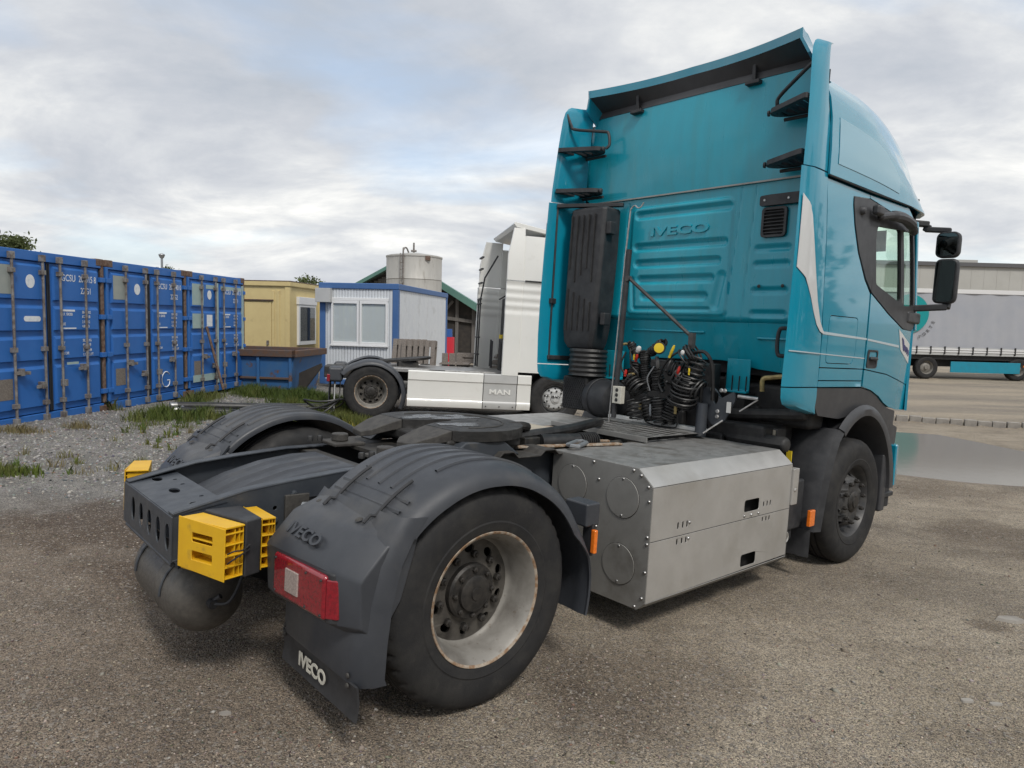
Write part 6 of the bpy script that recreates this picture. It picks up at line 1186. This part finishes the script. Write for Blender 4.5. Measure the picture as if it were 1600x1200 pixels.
tl('chassis', 'engine_dark', lambda m: [m.box(0,13.6,.1,2.4,.88,1.10), m.box(.5,13,.5,2.0,.55,.90)])
for x0, x1 in ((4.35,7.42),): tl('side_guard', 'trailer_teal', lambda m: m.box(x0,x1,-.03,.02,.32,.80), .01)
tl('guard_lamp', 'amber', lambda m: m.box(7.55,7.68,-.04,0,.62,.70))
for x in (.9, 2.1, 3.35, 7.4, 8.7):
    w = bpy.data.objects.new('wheel', None); COL.objects.link(w); w.parent = TL
    make_tyre('tyre', w, (x, .2, .505), -1, 48); m = MB(); m.lathe([(.29,-.14),(.27,-.10),(.24,-.02),(.18,-.06),(.09,-.07),(.08,-.12),(0,-.12)], (x,.2,.505), (0,1,0), 30); m.build('rim', 'rim', w)
LG = bpy.data.objects.new('logo', None); COL.objects.link(LG); LG.parent = TL
m = MB(); m.prism(ell(2.35, 2.85, .85, .85, 48), 'y', -.045, -.040); m.build('logo_disc', 'logo_green', LG, ang=20)
for k, ch in enumerate('PORTE'):
    a = rad(-62+k*11); text('lettering', ch, .20, 'hall_roof', LG, (2.35+1.13*cos(a), -.045, 2.85+1.13*sin(a)), (-sin(a),0,cos(a)), (-cos(a),0,-sin(a)), .002, .002, 1)
HL = thing('hall', 'long beige industrial hall with dark roof edge behind the trailer', 'building', (24.0, 55, -.5))
def hl_(name, mt, f, bevel=0.): m = MB(); f(m); return m.build(name, mt, HL, bevel=bevel)
hl_('wall', 'hall_wall', lambda m: m.box(3,44,0,22,0,7.35)); hl_('roof_edge', 'hall_roof', lambda m: m.box(2.8,44.2,-.2,22.2,7.32,7.62)); hl_('roof_unit', 'hall_wall', lambda m: m.box(11.2,12.9,1.5,3.5,7.62,8.0), .02)
for x in np.arange(3.5, 44, 1.0): hl_('panel_joint', 'hall_wall', lambda m: m.box(x-.012,x+.012,-.012,0,0,7.3))

# ================================================================== lamp post, trees
LPp = thing('street_lamp', 'slim grey lamp post rising behind the blue containers', 'lamp post', (-16.0, 32, -.2))
m = MB(); m.tube([(0,0,0),(0,0,4.3)], [.07,.05], 8); m.build('pole', 'zinc', LPp); m = MB(); m.lathe([(0,4.5),(.12,4.46),(.14,4.42),(.08,4.28),(0,4.28)], (0,0,0), (0,0,1), 12); m.build('lamp_head', 'zinc', LPp)
def leaves(name, C_, R3, n, size, parent, cols, gaps=.35):
    """leaf-sized faces clustered in clumps through an ellipsoid"""
    k = 46; cl = rng.normal(0, 1, (k, 3)); cl /= np.linalg.norm(cl, axis=1)[:, None]; cl *= rng.uniform(.35, 1, (k, 1))**.6
    w = rng.integers(0, k, n); P = cl[w]+rng.normal(0, .16, (n, 3)); P = P*np.array(R3)+np.array(C_)
    d1 = rng.normal(0, 1, (n, 3)); d1 /= np.linalg.norm(d1, axis=1)[:, None]; d2 = np.cross(d1, rng.normal(0, 1, (n, 3))); d2 /= np.linalg.norm(d2, axis=1)[:, None]
    s = size*rng.uniform(.6, 1.3, (n, 1)); V = np.stack([P-d1*s, P+d2*s*.45, P+d1*s, P-d2*s*.45], 1)
    me = bpy.data.meshes.new(name); me.vertices.add(n*4); me.vertices.foreach_set('co', V.ravel()); me.loops.add(n*4); me.loops.foreach_set('vertex_index', np.arange(n*4, dtype=np.int32)); me.polygons.add(n); me.polygons.foreach_set('loop_start', np.arange(0, n*4, 4, dtype=np.int32)); me.update(calc_edges=True)
    at = me.attributes.new('col', 'FLOAT_COLOR', 'POINT'); c = np.array(cols)[None]*rng.uniform(.6, 1.35, (n, 1))*(.75+.5*(w % 5)/4)[:, None]; A = np.ones((n*4, 4)); A[:, :3] = np.repeat(c, 4, 0); at.data.foreach_set('color', A.ravel())
    return link(name, me, 'leaf', parent)
for x, y, h, R3, n, lab in ((-29.6, 40, 5.0, (2.0,1.8,1.2), 8000, 'leafy tree rising behind the first blue container'), (-23.6, 48, 4.0, (1.3,1.2,.9), 3000, 'small round tree top showing over the containers'), (-21.4, 48, 3.75, (1.7,1.2,.7), 3000, 'low spreading tree over the last container roof'), (-13.5, 46, 3.5, (1.2,1.2,.9), 2200, 'small distant tree beside the barn roof')):
    t = thing('tree', lab, 'tree', (x, y, -.3)); m = MB(); m.tube([(0,0,0),(.1,0,h*.5),(.0,.1,h)], [.22,.15,.05], 8)
    for k in range(7): a = k*.9; m.tube([(.05,0,h*.55+.12*k),(R3[0]*.4*cos(a),R3[1]*.4*sin(a),h*.8+.1*k),(R3[0]*.75*cos(a),R3[1]*.75*sin(a),h+.2)], [.07,.045,.02], 5)
    m.build('trunk', 'bark', t); leaves('crown', (0,0,h), R3, n, .12, t, (.10,.125,.045))

# ================================================================== grass and weeds
def grass(name, clumps, hgt, wid, cols):
    V = []; C = []
    for x, y, rx, ry, n in clumps:
        px = x+rng.normal(0, .45, n)*rx; py = y+rng.normal(0, .45, n)*ry; z = gz(px, py)
        a = rng.uniform(0, 2*pi, n); h = hgt*rng.uniform(.35, 1.2, n)*np.exp(-(((px-x)/rx)**2+((py-y)/ry)**2)*.5); ln = rng.uniform(.1, .6, n)*h; w = wid*rng.uniform(.6, 1.4, n)
        b = rng.uniform(0, 2*pi, n); dx, dy = np.cos(a)*w, np.sin(a)*w; lx, ly = np.cos(b)*ln, np.sin(b)*ln
        base = np.stack([px, py, z-.01], -1); off = np.stack([dx, dy, 0*dx], -1); mid = base+np.stack([lx*.35, ly*.35, h*.6], -1); tip = base+np.stack([lx, ly, h], -1)
        V.append(np.stack([base-off, base+off, mid+off*.7, tip, mid-off*.7], 1)); c = np.array(cols[rng.integers(0, len(cols))])[None]*rng.uniform(.6, 1.4, (n, 1))+rng.normal(0, .006, (n, 3)); C.append(np.clip(c, .005, .6))
    V = np.concatenate(V); C = np.concatenate(C); n = len(V); me = bpy.data.meshes.new(name); me.vertices.add(n*5); me.vertices.foreach_set('co', V.ravel()); me.loops.add(n*5); me.loops.foreach_set('vertex_index', np.arange(n*5, dtype=np.int32)); me.polygons.add(n); me.polygons.foreach_set('loop_start', np.arange(0, n*5, 5, dtype=np.int32)); me.update(calc_edges=True)
    at = me.attributes.new('col', 'FLOAT_COLOR', 'POINT'); A = np.ones((n*5, 4)); A[:, :3] = np.repeat(C, 5, 0); at.data.foreach_set('color', A.ravel()); o = link(name, me, 'leaf'); o['kind'] = 'stuff'; return o
G = [(.12,.15,.035),(.16,.18,.05),(.22,.20,.075),(.24,.20,.10)]
cl = [(-5.05,6.85,.24,.2,520),(-6.6,9.3,.35,.2,500),(-6.2,9.95,.3,.2,300),(-5.75,11.4,.5,.45,800),(-5.2,11.7,.25,.2,250),(-6.35,14.2,.25,1.0,700),(-6.1,16.4,.4,1.0,1400),(-5.5,15.9,.7,.8,1500),(-4.9,16.4,.6,.5,1200),(-4.4,15.2,.9,1.2,2200),(-3.7,14.2,.9,1.0,2000),(-3.4,12.9,.7,.6,1500),(-2.9,12.0,.7,.35,1300),(-3.6,11.7,.6,.4,700),(-4.2,12.2,.7,.4,800)]
for _ in range(60): x, y = random.uniform(-5.6, -2.7), random.uniform(6.4, 11.5); k_ = random.uniform(.05, .16); cl.append((x, y, k_, k_*.8, random.randint(10, 46)))
for _ in range(26): x, y = random.uniform(-7, -3), random.uniform(10.5, 15.5); cl.append((x, y, .2, .15, 90))
grass('grass', [c for c in cl if c[1] < 10.8], .13, .0035, G); grass('grass', [(c[0], c[1], c[2], c[3], int(c[4]*1.3)) for c in cl if c[1] >= 10.8], .24, .0045, [(.085,.125,.025),(.12,.16,.035),(.16,.18,.05)])
grass('weeds', [(-4.2,14.6,.35,.3,160),(-3.95,14.0,.2,.2,90),(-5.9,16.0,.5,.5,160),(-3.1,12.2,.5,.3,160),(-4.85,6.9,.25,.2,80),(-5.5,11.6,.3,.3,60)]+[(random.uniform(-5.4,-2.9), random.uniform(6.6,11), .06, .06, 14) for _ in range(34)], .13, .008, [(.13,.17,.03),(.10,.15,.03),(.17,.18,.04)])
grass('weeds', [(-2.95,11.9,.45,.3,900),(-2.45,12.1,.4,.25,600),(-3.5,12.5,.4,.3,400)], .13, .010, [(.30,.26,.05),(.26,.25,.05)])

# line of trees along the far edge of the yard, behind the viewpoint; the cab's paint mirrors it
tr_ = bpy.data.objects.new('treeline', None); COL.objects.link(tr_); tr_['kind'] = 'stuff'
for i in range(11):
    a = rad(72+i*9.5); d = 46+6*((i*7) % 3); h = 6.5+((i*5) % 4)*1.3; leaves('foliage', (sin(a)*d, cos(a)*d, h*.75-.4), (4.6, 4.6, h*.8), 2200, .55, tr_, (.07,.09,.035))
